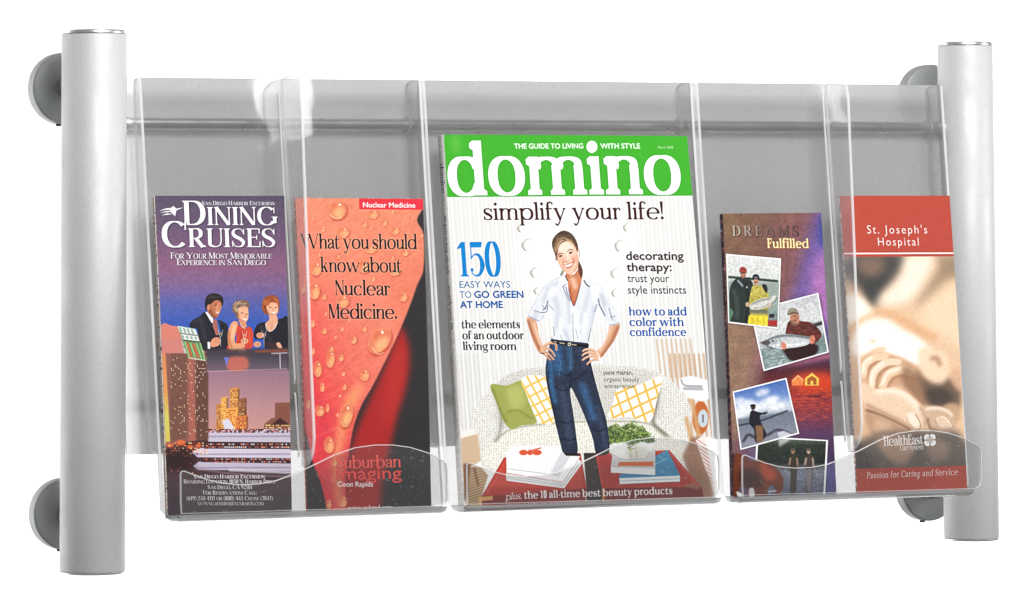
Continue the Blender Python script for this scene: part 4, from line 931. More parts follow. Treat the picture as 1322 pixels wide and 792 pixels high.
    P.lines([[(690+g.uniform(-14, 60), 100+g.uniform(0, 60)), (690+g.uniform(-14, 60), 120+g.uniform(0, 90))] for i in range(22)]+[[(770+i*7, 92+i*4), (790+i*5, 120+i*8)] for i in range(7)], 5, (206, 122, 74), .7, 2); P.lines([[(684+i*5, 160+i*11), (700+i*4, 180+i*11)] for i in range(7)], 6, (96, 44, 28), .8, 2); P.line([(722, 170), (745, 140), (800, 140)], 12, (168, 84, 48), .9, 4)
    P.line([(736, 190), (756, 186)], 6, (64, 36, 30), .9, 1.5, False); P.line([(786, 186), (804, 190)], 6, (64, 36, 30), .9, 1.5, False); P.line([(770, 190), (776, 210), (766, 214)], 5, (190, 112, 84), .9, 2); P.line([(752, 226), (780, 240), (804, 220)], [4, 12, 4], (252, 246, 240), 1, 1); P.line([(752, 238), (782, 252), (804, 234)], 4, (180, 66, 58), .9, 1.2)
    for cx, cy in ((655, 440), (630, 520), (516, 490), (496, 580)): P.ell(cx, cy, 34, 26, (230, 166, 132), 1, 3); P.lines([[(cx-22, cy-10+i*9), (cx+20, cy-12+i*9)] for i in range(3)], 3.5, (156, 92, 70), .8, 1.5)
    P.blob([(700, 505), (760, 500), (850, 540), (820, 556), (720, 540)], (70, 50, 52), .9, 4); P.blob([(800, 510), (830, 505), (852, 550), (820, 552)], (232, 172, 140), 1, 2.5)
    # glasses and the polished table
    P.poly([(170, 566), (900, 556), (900, 600), (640, 600), (180, 640)], (72, 62, 68), .85, 9); P.poly([(600, 575), (900, 560), (900, 590), (640, 600)], (150, 78, 60), .8, 6)
    P.poly([(180, 600), (900, 590), (900, 740), (180, 760)], Grad((400, 600), (400, 750), [(0, (64, 60, 70)), (.5, (96, 84, 96)), (1, (128, 104, 116))]), .75, 5); P.blob([(385, 640), (530, 640), (540, 740), (370, 745)], (206, 108, 90), .8, 9)
    P.poly([(336, 634), (378, 640), (358, 720)], (110, 124, 206), .95, 2.5); P.line([(755, 600), (900, 596)], 6, (236, 222, 228), .9, 1.5, False); P.line([(832, 604), (836, 735)], 9, (222, 206, 216), .8, 2.5, False); P.line([(180, 762), (900, 738)], 6, (226, 190, 196), .7, 3, False)
    for x, y in ((303, 388), (516, 400), (690, 395)): P.lines([[(x-20, y), (x-12, y+50)], [(x+20, y), (x+12, y+50)], [(x-12, y+50), (x, y+72)], [(x+12, y+50), (x, y+72)], [(x, y+72), (x+1, y+150)]], 3.4, (240, 236, 240), .85, 1); P.poly([(x-13, y+25), (x+13, y+25), (x+9, y+50), (x-9, y+50)], (236, 206, 170), .55, 3)
    # hotel roof
    P.view(200, 420, 3.96)
    P.blob([(26, 60), (30, 22), (48, 12), (64, 24), (130, 34), (135, 80), (30, 90)], (214, 128, 112), 1, 2); P.poly([(112, 28), (204, 44), (258, 205), (168, 190)], (104, 140, 96), 1, 2)
    P.poly([(112, 26), (205, 44), (226, 106), (140, 96)], (222, 226, 222), 1, 1.5); P.lines([[(124+i*20, 32+i*4), (134+i*20, 60+i*3)] for i in range(4)]+[[(136+i*22, 74+i*3), (144+i*22, 90+i*2)] for i in range(4)], 8, (120, 150, 128), .9, 1.5); P.line([(126, 64), (214, 76)], 5, (60, 62, 66), .8, 1.5, False); P.line([(142, 100), (228, 110)], 5, (60, 54, 54), .9, 1.5, False)
    P.lines([[(160, 112), (184, 186)], [(192, 116), (220, 190)]], 15, (190, 104, 72), .95, 2); P.lines([[(150, 108), (172, 186)], [(178, 112), (204, 190)], [(208, 114), (236, 194)], [(228, 112), (252, 200)]], 6, (150, 204, 130), .95, 1.2); P.line([(168, 190), (258, 204)], 5, (236, 226, 206), .9, 1.5, False)
    P.view()
    # lettering
    wh = (246, 244, 246); sh = ((30, 22, 40), .8, .8, .7)
    P.view()
    P.text(TIMES.layout('San Diego Harbor Excursion', caps=.8), 260.5, 354.5, 265.9, 5.6, wh)
    def tw(t, x0, x1, y, cap, caps): P.text(TIMES.layout(t, caps=caps), x0, x1, y, cap, wh, shadow=sh)
    tw('Dining', 236, 357, 292.8, 33, .74); tw('Cruises', 209, 355.5, 322.4, 34.5, .73)
    tw('For Your Most Memorable', 220, 350.5, 337.8, 8.2, .8); tw('Experience in San Diego', 228, 343, 346.4, 8.2, .8)
    for q in ([(206, 273.5), (216, 271), (226, 272), (236, 269)], [(207, 276.5), (216, 274.5), (224, 275)], [(209, 279.5), (216, 278), (222, 278)]): P.line(q, [.4, 2.2, 2.6, .3] if len(q) == 4 else [.3, 2.0, .4], wh, 1)
    P.poly([(218, 271), (224, 267), (228, 271), (226, 281), (221, 276)], wh)
    for t, x0, x1, y in (('San Diego Harbor Excursion', 249.7, 342, 621), ('Boarding Location: 1050 N. Harbor Drive', 237, 355.8, 627.2), ('San Diego, CA 92101', 268, 325.5, 634.2), ('For Reservations Call:', 262, 331.5, 641), ('(619) 234-4111 or (800) 442-Cruise (7847)', 241, 352.3, 648), ('www.harborexcursion.com', 255, 340.5, 654.2)):
        P.text(TIMES.layout(t, caps=.8), x0, x1, y, 5.0, (244, 242, 244))
    return P.finish()

def paint_nuclear():
    P = Page([(381, 256), (546, 257), (557, 658), (397, 663)], 2.5, (48, 46, 48), 6)
    P.poly([(370, 240), (560, 240), (570, 670), (370, 670)], Grad((380, 460), (560, 440), [(0, (50, 46, 48)), (1, (50, 48, 50))]))
    P.blob([(500, 470), (516, 428), (524, 440), (528, 470), (523, 505), (512, 540), (504, 580), (494, 625), (486, 672), (440, 672), (448, 610), (460, 560)], (166, 42, 42), 1, 4)
    P.blob([(515, 440), (522, 470), (514, 520), (500, 560), (496, 520), (505, 470)], (196, 56, 48), .6, 7)
    petal = P.poly(np.concatenate([spline([(381, 240), (538, 250), (538, 285), (545, 300), (547, 318), (546, 352), (538, 372), (530, 395), (517, 428), (502, 460), (482, 500), (466, 528), (456, 556), (450, 590), (446, 630), (448, 672)], False), spline([(425, 672), (418, 640), (412, 620), (404, 600), (398, 575), (392, 556), (384, 552), (378, 500), (372, 400), (370, 300)], False)]),
        Grad((380, 470), (520, 400), [(0, (218, 66, 76)), (.12, (228, 82, 80)), (.4, (229, 110, 96)), (.8, (234, 132, 110)), (1, (230, 126, 100))]), 1, .8)
    P.poly([(370, 240), (560, 240), (560, 330), (370, 400)], Grad((460, 250), (460, 400), [(0, (236, 150, 116)), (1, (230, 126, 100))]), .6, 14, clip=petal)
    P.blob([(470, 500), (456, 530), (444, 570), (440, 610), (442, 665), (432, 640), (430, 590), (440, 540), (452, 510)], (244, 176, 112), .8, 5, clip=petal)
    P.blob([(380, 400), (395, 480), (400, 560), (420, 640), (400, 660), (370, 560)], (216, 56, 66), .8, 10, clip=petal)
    g = P.rng
    P.lines([[(x, y), (x+g.uniform(14, 34), y-g.uniform(8, 22))] for x, y in zip(g.uniform(375, 540, 260), g.uniform(255, 640, 260))], .8, (214, 92, 72), .28, .5, clip=petal)
    P.lines([[(x, y), (x+g.uniform(14, 34), y-g.uniform(8, 22))] for x, y in zip(g.uniform(375, 540, 200), g.uniform(255, 640, 200))], .7, (252, 180, 140), .25, .5, clip=petal)
    drops = [(235, 115, 47, 50, 20), (402, 135, 28, 24, 0), (362, 185, 16, 15, 0), (455, 178, 15, 15, 0), (505, 215, 22, 21, 0), (262, 222, 32, 28, 0), (168, 207, 12, 14, 0), (390, 300, 32, 25, 0), (550, 320, 18, 18, 0), (135, 395, 30, 38, 10), (360, 385, 34, 34, 0), (500, 410, 30, 22, 0), (128, 500, 28, 46, 0), (258, 550, 34, 34, 0), (541, 530, 22, 24, 0), (360, 680, 14, 14, 0), (310, 730, 19, 21, 0), (256, 682, 10, 10, 0), (172, 690, 14, 16, 0), (225, 720, 8, 9, 0), (625, 238, 13, 10, 0), (490, 124, 16, 9, 0), (120, 158, 8, 9, 0), (550, 152, 6, 6, 0), (585, 155, 6, 6, 0), (400, 445, 13, 13, 0), (240, 340, 9, 9, 0), (490, 348, 12, 12, 0), (75, 490, 15, 28, 0), (172, 530, 13, 16, 0), (150, 330, 8, 8, 0), (118, 655, 13, 20, 0), (64, 715, 10, 14, 0), (430, 735, 48, 76, 38), (180, 610, 9, 9, 0), (345, 460, 8, 8, 0), (205, 775, 14, 14, 0), (390, 205, 9, 8, 0), (290, 640, 7, 7, 0)]
    V2 = [(330, 160, 24, 28, 10), (185, 92, 21, 42, 10), (230, 86, 13, 18, 0), (252, 330, 31, 58, 15), (245, 212, 11, 14, 0), (150, 212, 12, 22, 0), (130, 135, 20, 38, 0), (180, 455, 25, 38, 0), (140, 312, 22, 26, 0), (240, 156, 9, 10, 0), (90, 285, 12, 22, 0), (172, 300, 9, 20, 0), (215, 330, 8, 8, 0), (205, 530, 12, 16, 0), (240, 690, 20, 26, 0), (180, 700, 14, 20, 0), (225, 250, 7, 6, 0), (110, 60, 10, 16, 0), (285, 12, 14, 16, 0)]
    P.view(370, 240, 3.6); allv = [(P.v, d) for d in drops]
    allv += [((370, 440, 3.3), d) for d in V2]
    for v, (x, y, rx, ry, ro) in allv:
        P.v = v; rx *= .92; ry *= .92
        P.ell(x+rx*.12, y+ry*.16, rx*1.06, ry*1.06, (176, 64, 48), .55, 3, ro); m = P.ell(x, y, rx, ry, (238, 150, 110), .6, 1.4, ro)
        P.ell(x+rx*.22, y+ry*.28, rx*.62, ry*.58, (248, 196, 134), .65, max(3, rx*.2), ro, clip=m)
        P.ell(x-rx*.35, y-ry*.4, rx*.42, ry*.32, (220, 112, 78), .6, max(2, rx*.12), ro, clip=m)
        P.ell(x+rx*.3, y-ry*.55, max(2, rx*.13), max(2, ry*.1), (255, 246, 226), .95, .8)
        P.line([(x-rx*.8, y+ry*.45), (x-rx*.2, y+ry*.9), (x+rx*.5, y+ry*.8)], max(1.6, rx*.07), (255, 226, 180), .7, .8)
    P.view()
    P.mottle(.07, 4, 31, petal)
    P.poly([(463.5, 250), (560, 250), (560, 271.8), (463.8, 271)], (224, 52, 66))
    P.text(heavy_sans('Nuclear Medicine'), 469, 536, 268.3, 7.0, (252, 246, 240), y1=268.8)
    tx = (44, 26, 36); ha = ((250, 190, 160), .9, 1.1)
    for t, x0, x1, y, y1 in (('What you should', 388, 538.2, 323.4, 324.2), ('know about', 414, 518.5, 354.6, 355), ('Nuclear', 432.5, 503.6, 385, 385.4), ('Medicine.', 424, 512.6, 415.8, 416)):
        P.text(GARA.layout(t), x0, x1, y, 19.6, tx, y1=y1, halo=ha)
    P.text(GARA.layout('Suburban'), 434.5, 517.6, 607.6, 15.5, (250, 96, 88), y1=606, halo=((120, 24, 26), .8, .9)); P.text(heavy_sans('imaging'), 434.8, 518.4, 621.4, 16, (248, 84, 78), y1=620.4, halo=((120, 24, 26), .8, .7))
    P.text(heavy_sans('Coon Rapids'), 435.8, 481.6, 630.4, 6.6, (252, 248, 246)); P.text(BOLDS.layout('www.subrad.com'), 449, 507, 660.4, 6.6, (244, 240, 240), y1=659.6)
    return P.finish()

def paint_fishing():
    P = Page([(933, 276), (1060, 275), (1080, 640), (947, 647)], 2.5, (110, 84, 84), 7)
    P.poly([(920, 260), (1100, 260), (1100, 660), (920, 660)], Grad((930, 280), (1080, 330), [(0, (128, 100, 76)), (.35, (122, 88, 76)), (.7, (110, 78, 88)), (1, (86, 84, 140))]))
    P.blob([(1052, 268), (1075, 268), (1078, 420), (1040, 430), (1010, 420), (1025, 350)], (112, 92, 160), .9, 8); P.blob([(1062, 270), (1072, 270), (1074, 320), (1058, 310)], (52, 72, 150), .9, 4)
    P.blob([(1046, 350), (1066, 325), (1072, 400), (1050, 420)], (190, 122, 186), .8, 7); P.poly([(1005, 262), (1055, 262), (1020, 390), (995, 400)], (148, 96, 90), .55, 7)
    P.blob([(930, 400), (985, 430), (1000, 520), (960, 560), (935, 540)], (150, 120, 96), .8, 12); P.blob([(975, 440), (1000, 470), (985, 510), (970, 500)], (136, 92, 96), .8, 7)
    P.mottle(.10, 2.2, 14); P.mottle(.12, 9, 19)
    # cabins burning with evening light over the water
    P.poly([(985, 470), (1090, 440), (1090, 600), (985, 590)], Grad((1030, 460), (1036, 590), [(0, (60, 44, 66)), (.12, (96, 46, 58)), (.25, (186, 60, 44)), (.5, (150, 58, 62)), (.75, (92, 60, 92)), (1, (70, 54, 84))]), 1, 4)
    P.poly([(1000, 462), (1090, 444), (1090, 456), (1000, 474)], (206, 120, 150), .8, 3)
    P.blob([(985, 478), (1020, 470), (1060, 480), (1085, 470), (1085, 495), (985, 500)], (64, 34, 44), .6, 5)
    P.blob([(1025, 482), (1062, 478), (1075, 486), (1072, 502), (1028, 500)], (216, 72, 42), .9, 4)
    P.view(900, 450, 3.6)
    P.poly([(498, 128), (530, 102), (562, 128), (562, 162), (498, 162)], (250, 206, 92), 1, 2); P.poly([(508, 130), (530, 116), (552, 130), (552, 158), (536, 158), (536, 140), (524, 140), (524, 158), (508, 158)], (160, 82, 40), .9, 1)
    P.poly([(436, 140), (466, 112), (492, 138), (490, 162), (438, 162)], (232, 132, 74), 1, 2); P.line([(440, 140), (466, 115), (490, 138)], 5, (252, 206, 150), .9, 1.5, False)
    g = P.rng
    P.lines([[(x, y), (x+g.uniform(8, 30), y)] for x, y in zip(g.uniform(430, 600, 90), g.uniform(170, 330, 90))], 3.4, (238, 110, 70), .42, 1.5)
    P.lines([[(x, y), (x+g.uniform(8, 30), y)] for x, y in zip(g.uniform(430, 600, 60), g.uniform(190, 380, 60))], 3.4, (60, 40, 66), .5, 1.5)
    P.line([(505, 209), (545, 213), (582, 210)], [3, 9, 4], (58, 30, 34), .75, 3); P.line([(545, 208), (548, 198)], 3, (58, 30, 34), .7, 1, False)
    def photo(q, bw, border=(240, 238, 236)):
        q = np.array(q, float); P.poly([(x+4/3.6, y+5/3.6) for x, y in q], (30, 22, 28), .55, 2)
        P.poly(q, border); c = q.mean(0); d = q-c; L = np.linalg.norm(d, axis=1)[:, None]
        return P.mask([P.tf(q-d/L*bw*1.4)])
    # snapshot: plaid jacket, silver fish
    P.view()
    m = photo([(967.5, 398), (1055.8, 375.4), (1069.3, 452), (984.7, 476.4)], 2)
    P.poly([(950, 360), (1090, 360), (1090, 480), (950, 480)], Grad((1005, 385), (1025, 465), [(0, (196, 196, 200)), (.4, (214, 214, 214)), (.62, (190, 196, 196)), (.72, (120, 138, 136)), (1, (134, 152, 150))]), clip=m)
    P.view(900, 260, 3.96)
    P.mottle(.06, 6, 40, m)
    P.view(930, 320, 4.95)
    P.line([(590, 482), (660, 460)], 22, (52, 52, 50), 1, 4, False, clip=m)
    g = P.rng
    P.lines([[(x, y), (x+g.uniform(8, 26), y-g.uniform(0, 6))] for x, y in zip(g.uniform(240, 430, 80), g.uniform(620, 760, 80))], 4, (226, 232, 232), .55, 1.2, clip=m); P.lines([[(x, y), (x+g.uniform(8, 26), y-3)] for x, y in zip(g.uniform(240, 690, 80), g.uniform(600, 760, 80))], 4, (84, 104, 104), .5, 1.2, clip=m)
    body = P.blob([(412, 530), (430, 460), (470, 445), (520, 455), (570, 462), (620, 500), (642, 540), (620, 580), (600, 600), (606, 660), (500, 705), (430, 690), (402, 620), (420, 560)], (96, 48, 44), 1, 1.5, clip=m)
    for k in range(60): 
        x, y = g.uniform(420, 630), g.uniform(450, 600); P.ell(x, y, g.uniform(5, 13), g.uniform(4, 9), ((150, 72, 56), (62, 36, 40), (120, 92, 74))[k % 3], .5, 3, g.uniform(0, 90), clip=body)
    P.blob([(405, 620), (600, 600), (606, 662), (470, 706), (420, 680)], (44, 30, 32), .9, 5, clip=m)
    P.blob([(440, 430), (452, 400), (486, 398), (500, 430), (496, 470), (470, 482), (446, 462)], (182, 126, 100), 1, 2); P.line([(446, 450), (462, 474), (490, 472)], 13, (104, 84, 74), .85, 4); P.line([(462, 424), (478, 420)], 4, (60, 40, 36), .9, 1.5, False); P.line([(462, 452), (482, 450)], 5, (70, 44, 40), .9, 2, False)
    P.blob([(426, 416), (428, 386), (456, 370), (484, 380), (494, 408), (460, 402)], (142, 136, 116), 1, 2); P.line([(430, 414), (462, 400), (494, 408)], 7, (66, 60, 54), .9, 2)
    fish = P.blob([(246, 594), (290, 572), (340, 546), (420, 536), (500, 544), (560, 552), (588, 560), (560, 600), (500, 618), (420, 628), (370, 632), (330, 622), (290, 612)], (202, 204, 206), 1, 1.5, clip=m); P.line([(300, 572), (380, 548), (480, 548), (580, 562)], 15, (82, 92, 98), .85, 5, clip=fish); P.line([(340, 606), (440, 606), (540, 596)], 12, (240, 240, 240), .9, 4, clip=fish); P.poly([(246, 590), (300, 570), (318, 590), (300, 610), (268, 604)], (60, 56, 58), .85, 3); P.ell(342, 584, 22, 20, (168, 172, 176), .9, 4); P.ell(330, 580, 6, 6, (30, 30, 32), 1, 1); P.line([(290, 612), (330, 626)], 6, (50, 44, 44), .9, 2, False); P.line([(370, 560), (384, 590), (372, 622)], 4, (110, 112, 116), .8, 2)
    P.blob([(384, 600), (400, 588), (416, 604), (412, 632), (392, 634)], (206, 128, 104), 1, 2); P.blob([(566, 556), (590, 544), (602, 570), (590, 598), (570, 594)], (206, 128, 104), 1, 2); P.mottle(.12, 2, 44, m)
    # snapshot: two people with a catch
    P.view(900, 260, 3.96)
    m = photo([(145, 262), (428, 285), (412, 641), (154, 610)], 7)
    P.poly([(100, 200), (460, 200), (460, 700), (100, 700)], Grad((280, 270), (280, 630), [(0, (222, 222, 220)), (.33, (208, 212, 208)), (.4, (150, 160, 152)), (.7, (148, 166, 158)), (1, (110, 128, 120))]), clip=m)
    P.view(930, 320, 4.95)
    P.line([(46, 176), (180, 186), (365, 202)], 15, (44, 62, 50), 1, 2.5, False, clip=m); P.blob([(40, 380), (70, 340), (80, 470), (45, 465)], (74, 112, 84), .8, 5, clip=m)
    c = P.blob([(52, 280), (66, 220), (100, 185), (140, 182), (190, 195), (205, 240), (190, 330), (182, 470), (64, 470), (78, 400), (56, 360)], (46, 54, 52), 1, 1.5, clip=m)
    P.line([(78, 250), (100, 330), (100, 440)], 22, (78, 92, 84), .6, 8, clip=c); P.line([(160, 210), (170, 330), (160, 460)], 12, (26, 30, 32), .8, 5, clip=c); P.line([(106, 196), (130, 222), (140, 236)], 9, (190, 200, 206), .9, 3); P.ell(166, 240, 6, 7, (206, 210, 210), .9, 2)
    P.ell(142, 158, 18, 26, (186, 128, 104), 1, 2); P.line([(130, 168), (142, 180), (156, 168)], 8, (96, 70, 62), .7, 3); P.line([(126, 152), (160, 152)], 6, (90, 58, 54), .8, 2, False); P.blob([(118, 142), (124, 120), (142, 112), (160, 122), (164, 144), (140, 142)], (150, 58, 48), 1, 2); P.line([(120, 146), (164, 148)], 5, (70, 36, 36), .9, 2, False)
    y_ = P.blob([(190, 270), (200, 236), (226, 226), (262, 236), (290, 262), (308, 300), (300, 380), (296, 486), (176, 478), (186, 400), (178, 340)], (184, 170, 80), 1, 1.5, clip=m)
    for k in range(40): x, y = g.uniform(185, 300), g.uniform(240, 320); P.ell(x, y, g.uniform(4, 9), g.uniform(3, 7), ((232, 214, 110), (128, 116, 56), (206, 196, 120))[k % 3], .6, 2.5, clip=y_)
    P.poly([(184, 372), (300, 380), (300, 408), (182, 404)], (96, 104, 92), .9, 5, clip=m); P.poly([(176, 418), (298, 420), (298, 488), (172, 480)], (232, 212, 62), 1, 3, clip=m); P.lines([[(232, 425), (236, 482)], [(200, 425), (198, 480)], [(270, 425), (272, 484)]], 6, (170, 146, 40), .7, 3, clip=m)
    P.blob([(262, 230), (285, 222), (298, 250), (290, 276)], (44, 40, 46), 1, 2.5); P.ell(224, 206, 17, 20, (196, 146, 118), 1, 2); P.line([(214, 208), (234, 208)], 5, (60, 44, 42), .9, 2, False); P.blob([(202, 190), (206, 164), (228, 158), (244, 170), (246, 194), (224, 188)], (38, 38, 48), 1, 2); P.line([(212, 178), (236, 180)], 6, (190, 190, 196), .8, 2, False)
    fs = P.blob([(180, 358), (210, 332), (260, 312), (312, 302), (344, 292), (356, 300), (338, 330), (322, 350), (270, 374), (204, 382)], (206, 204, 198), 1, 1.5, clip=m); P.line([(190, 350), (250, 325), (320, 308)], 9, (110, 116, 116), .8, 3.5, clip=fs); P.line([(205, 374), (270, 364), (320, 340)], 6, (150, 140, 128), .8, 3, clip=fs); P.line([(322, 350), (350, 318), (354, 300)], 5, (84, 80, 78), .9, 2); P.ell(168, 348, 12, 15, (214, 176, 150), 1, 2.5); P.ell(316, 360, 8, 7, (200, 150, 124), 1, 2)
    P.poly([(304, 404), (362, 408), (362, 488), (298, 486)], (126, 134, 134), 1, 2.5, clip=m); P.poly([(308, 410), (340, 408), (340, 430), (306, 432)], (40, 42, 46), 1, 2, clip=m); P.poly([(300, 448), (358, 450), (358, 486), (300, 484)], (168, 44, 44), .95, 2.5, clip=m); P.mottle(.12, 2, 45, m)
    # snapshot: casting from a boat
    P.view(900, 450, 3.6)
    m = photo([(160, 190), (412, 125), (473, 390), (199, 468)], 7)
    P.poly([(100, 100), (520, 100), (520, 500), (100, 500)], Grad((290, 150), (330, 430), [(0, (70, 104, 172)), (.25, (110, 140, 196)), (.42, (206, 214, 224)), (.52, (170, 178, 188)), (.56, (110, 118, 132)), (1, (140, 142, 156))]), clip=m)
    for x, y, r in ((190, 235, 22), (225, 250, 30), (330, 240, 30), (370, 260, 26), (300, 195, 24), (200, 290, 34), (350, 225, 20), (270, 262, 24)): P.ell(x, y, r*1.4, r*.7, (240, 240, 242), .8, 8, -15, clip=m)
    P.line([(185, 352), (300, 325), (420, 280)], 7, (46, 56, 60), 1, 2, clip=m)
    P.blob([(240, 340), (244, 290), (256, 278), (272, 284), (300, 290), (325, 282), (318, 296), (290, 304), (296, 340), (320, 400), (270, 430), (262, 370)], (36, 34, 44), 1, 1.5, clip=m); P.ell(257, 264, 11, 13, (60, 44, 42), 1, 1.5); P.ell(256, 256, 14, 6, (30, 30, 34), 1, 1)
    P.poly([(268, 350), (304, 350), (306, 425), (274, 430)], (132, 98, 70), 1, 3, clip=m); P.line([(315, 288), (410, 235)], 3, (230, 230, 230), .8, 1, False)
    P.line([(210, 430), (235, 395), (270, 410)], 12, (52, 50, 62), .9, 3, clip=m); P.line([(320, 400), (370, 372), (420, 385), (440, 400)], 12, (60, 56, 70), .9, 3, clip=m); P.poly([(370, 385), (400, 375), (440, 392), (430, 408), (380, 412)], (206, 206, 214), .9, 2, clip=m)
    # snapshot: two anglers in front of dark woods
    hole = P.mask([P.tf([(160, 190), (412, 125), (473, 390), (199, 468)])])
    save = P.img.copy()
    m = photo([(272, 440), (300, 402), (607, 420), (594, 712), (262, 712)], 8)*1.0
    P.poly([(250, 400), (620, 400), (620, 720), (250, 720)], Grad((400, 420), (400, 690), [(0, (84, 92, 80)), (.1, (48, 56, 48)), (.4, (44, 48, 46)), (.55, (120, 124, 136)), (1, (96, 100, 124))]), clip=m)
    P.mottle(.28, 2.2, 51, m)
    P.blob([(380, 405), (400, 400), (440, 410), (400, 440), (380, 450)], (206, 212, 206), .7, 5, clip=m)
    for x, c, t in ((447, (64, 56, 50), (150, 120, 96)), (520, (72, 62, 60), (176, 150, 130))):
        P.blob([(x-18, 545), (x-14, 500), (x, 490), (x+18, 505), (x+18, 560), (x+10, 668), (x-14, 668), (x-12, 590)], c, 1, 1.5, clip=m); P.line([(x-14, 505), (x-20, 540)], 9, t, 1, 2, False); P.line([(x+16, 505), (x+20, 545)], 8, t, 1, 2, False); P.ell(x-3, 475, 9, 12, t, 1, 1.5); P.ell(x-3, 466, 12, 6, (90, 84, 70), 1, 1)
    P.poly([(505, 560), (535, 560), (530, 668), (512, 668)], (140, 138, 148), .8, 3, clip=m)
    P.img = P.img*(1-hole[..., None])+save*hole[..., None]
    # brown bear at the water
    P.poly([(150, 470), (180, 495), (190, 720), (120, 720)], (50, 34, 34), .9, 4)
    P.blob([(172, 500), (210, 492), (250, 520), (290, 514), (340, 540), (382, 570), (400, 610), (396, 660), (370, 680), (355, 640), (330, 650), (318, 700), (240, 706), (236, 640), (200, 640), (190, 700), (170, 700)], (112, 54, 36), 1, 2.5)
    P.blob([(290, 530), (350, 560), (370, 600), (320, 610)], (178, 74, 44), .8, 9); P.blob([(200, 560), (280, 570), (300, 640), (210, 640)], (54, 32, 30), .8, 9); P.mottle(.10, 2, 60)
    P.blob([(182, 668), (206, 676), (222, 700), (196, 702)], (226, 226, 226), 1, 2); P.blob([(242, 655), (262, 652), (266, 690), (244, 694)], (220, 220, 222), 1, 2); P.line([(330, 668), (370, 664)], 6, (226, 226, 230), .9, 2, False); P.line([(320, 690), (450, 682)], 7, (40, 30, 32), .9, 2, False)
    P.view()
    P.text(TIMES.layout('DREAMS', track=.28), 945.6, 1031, 303.6, 12.5, Grad((945, 300), (1031, 300), [(0, (178, 168, 152)), (.35, (150, 132, 120)), (.6, (112, 92, 88)), (1, (96, 72, 74))]), shadow=((40, 26, 28), .7, .9, .9))
    P.text(BOLDS.layout('Fulfilled'), 990.5, 1044, 319, 12.2, (252, 226, 168), shadow=((170, 84, 30), .8, .9, .9))
    return P.finish()

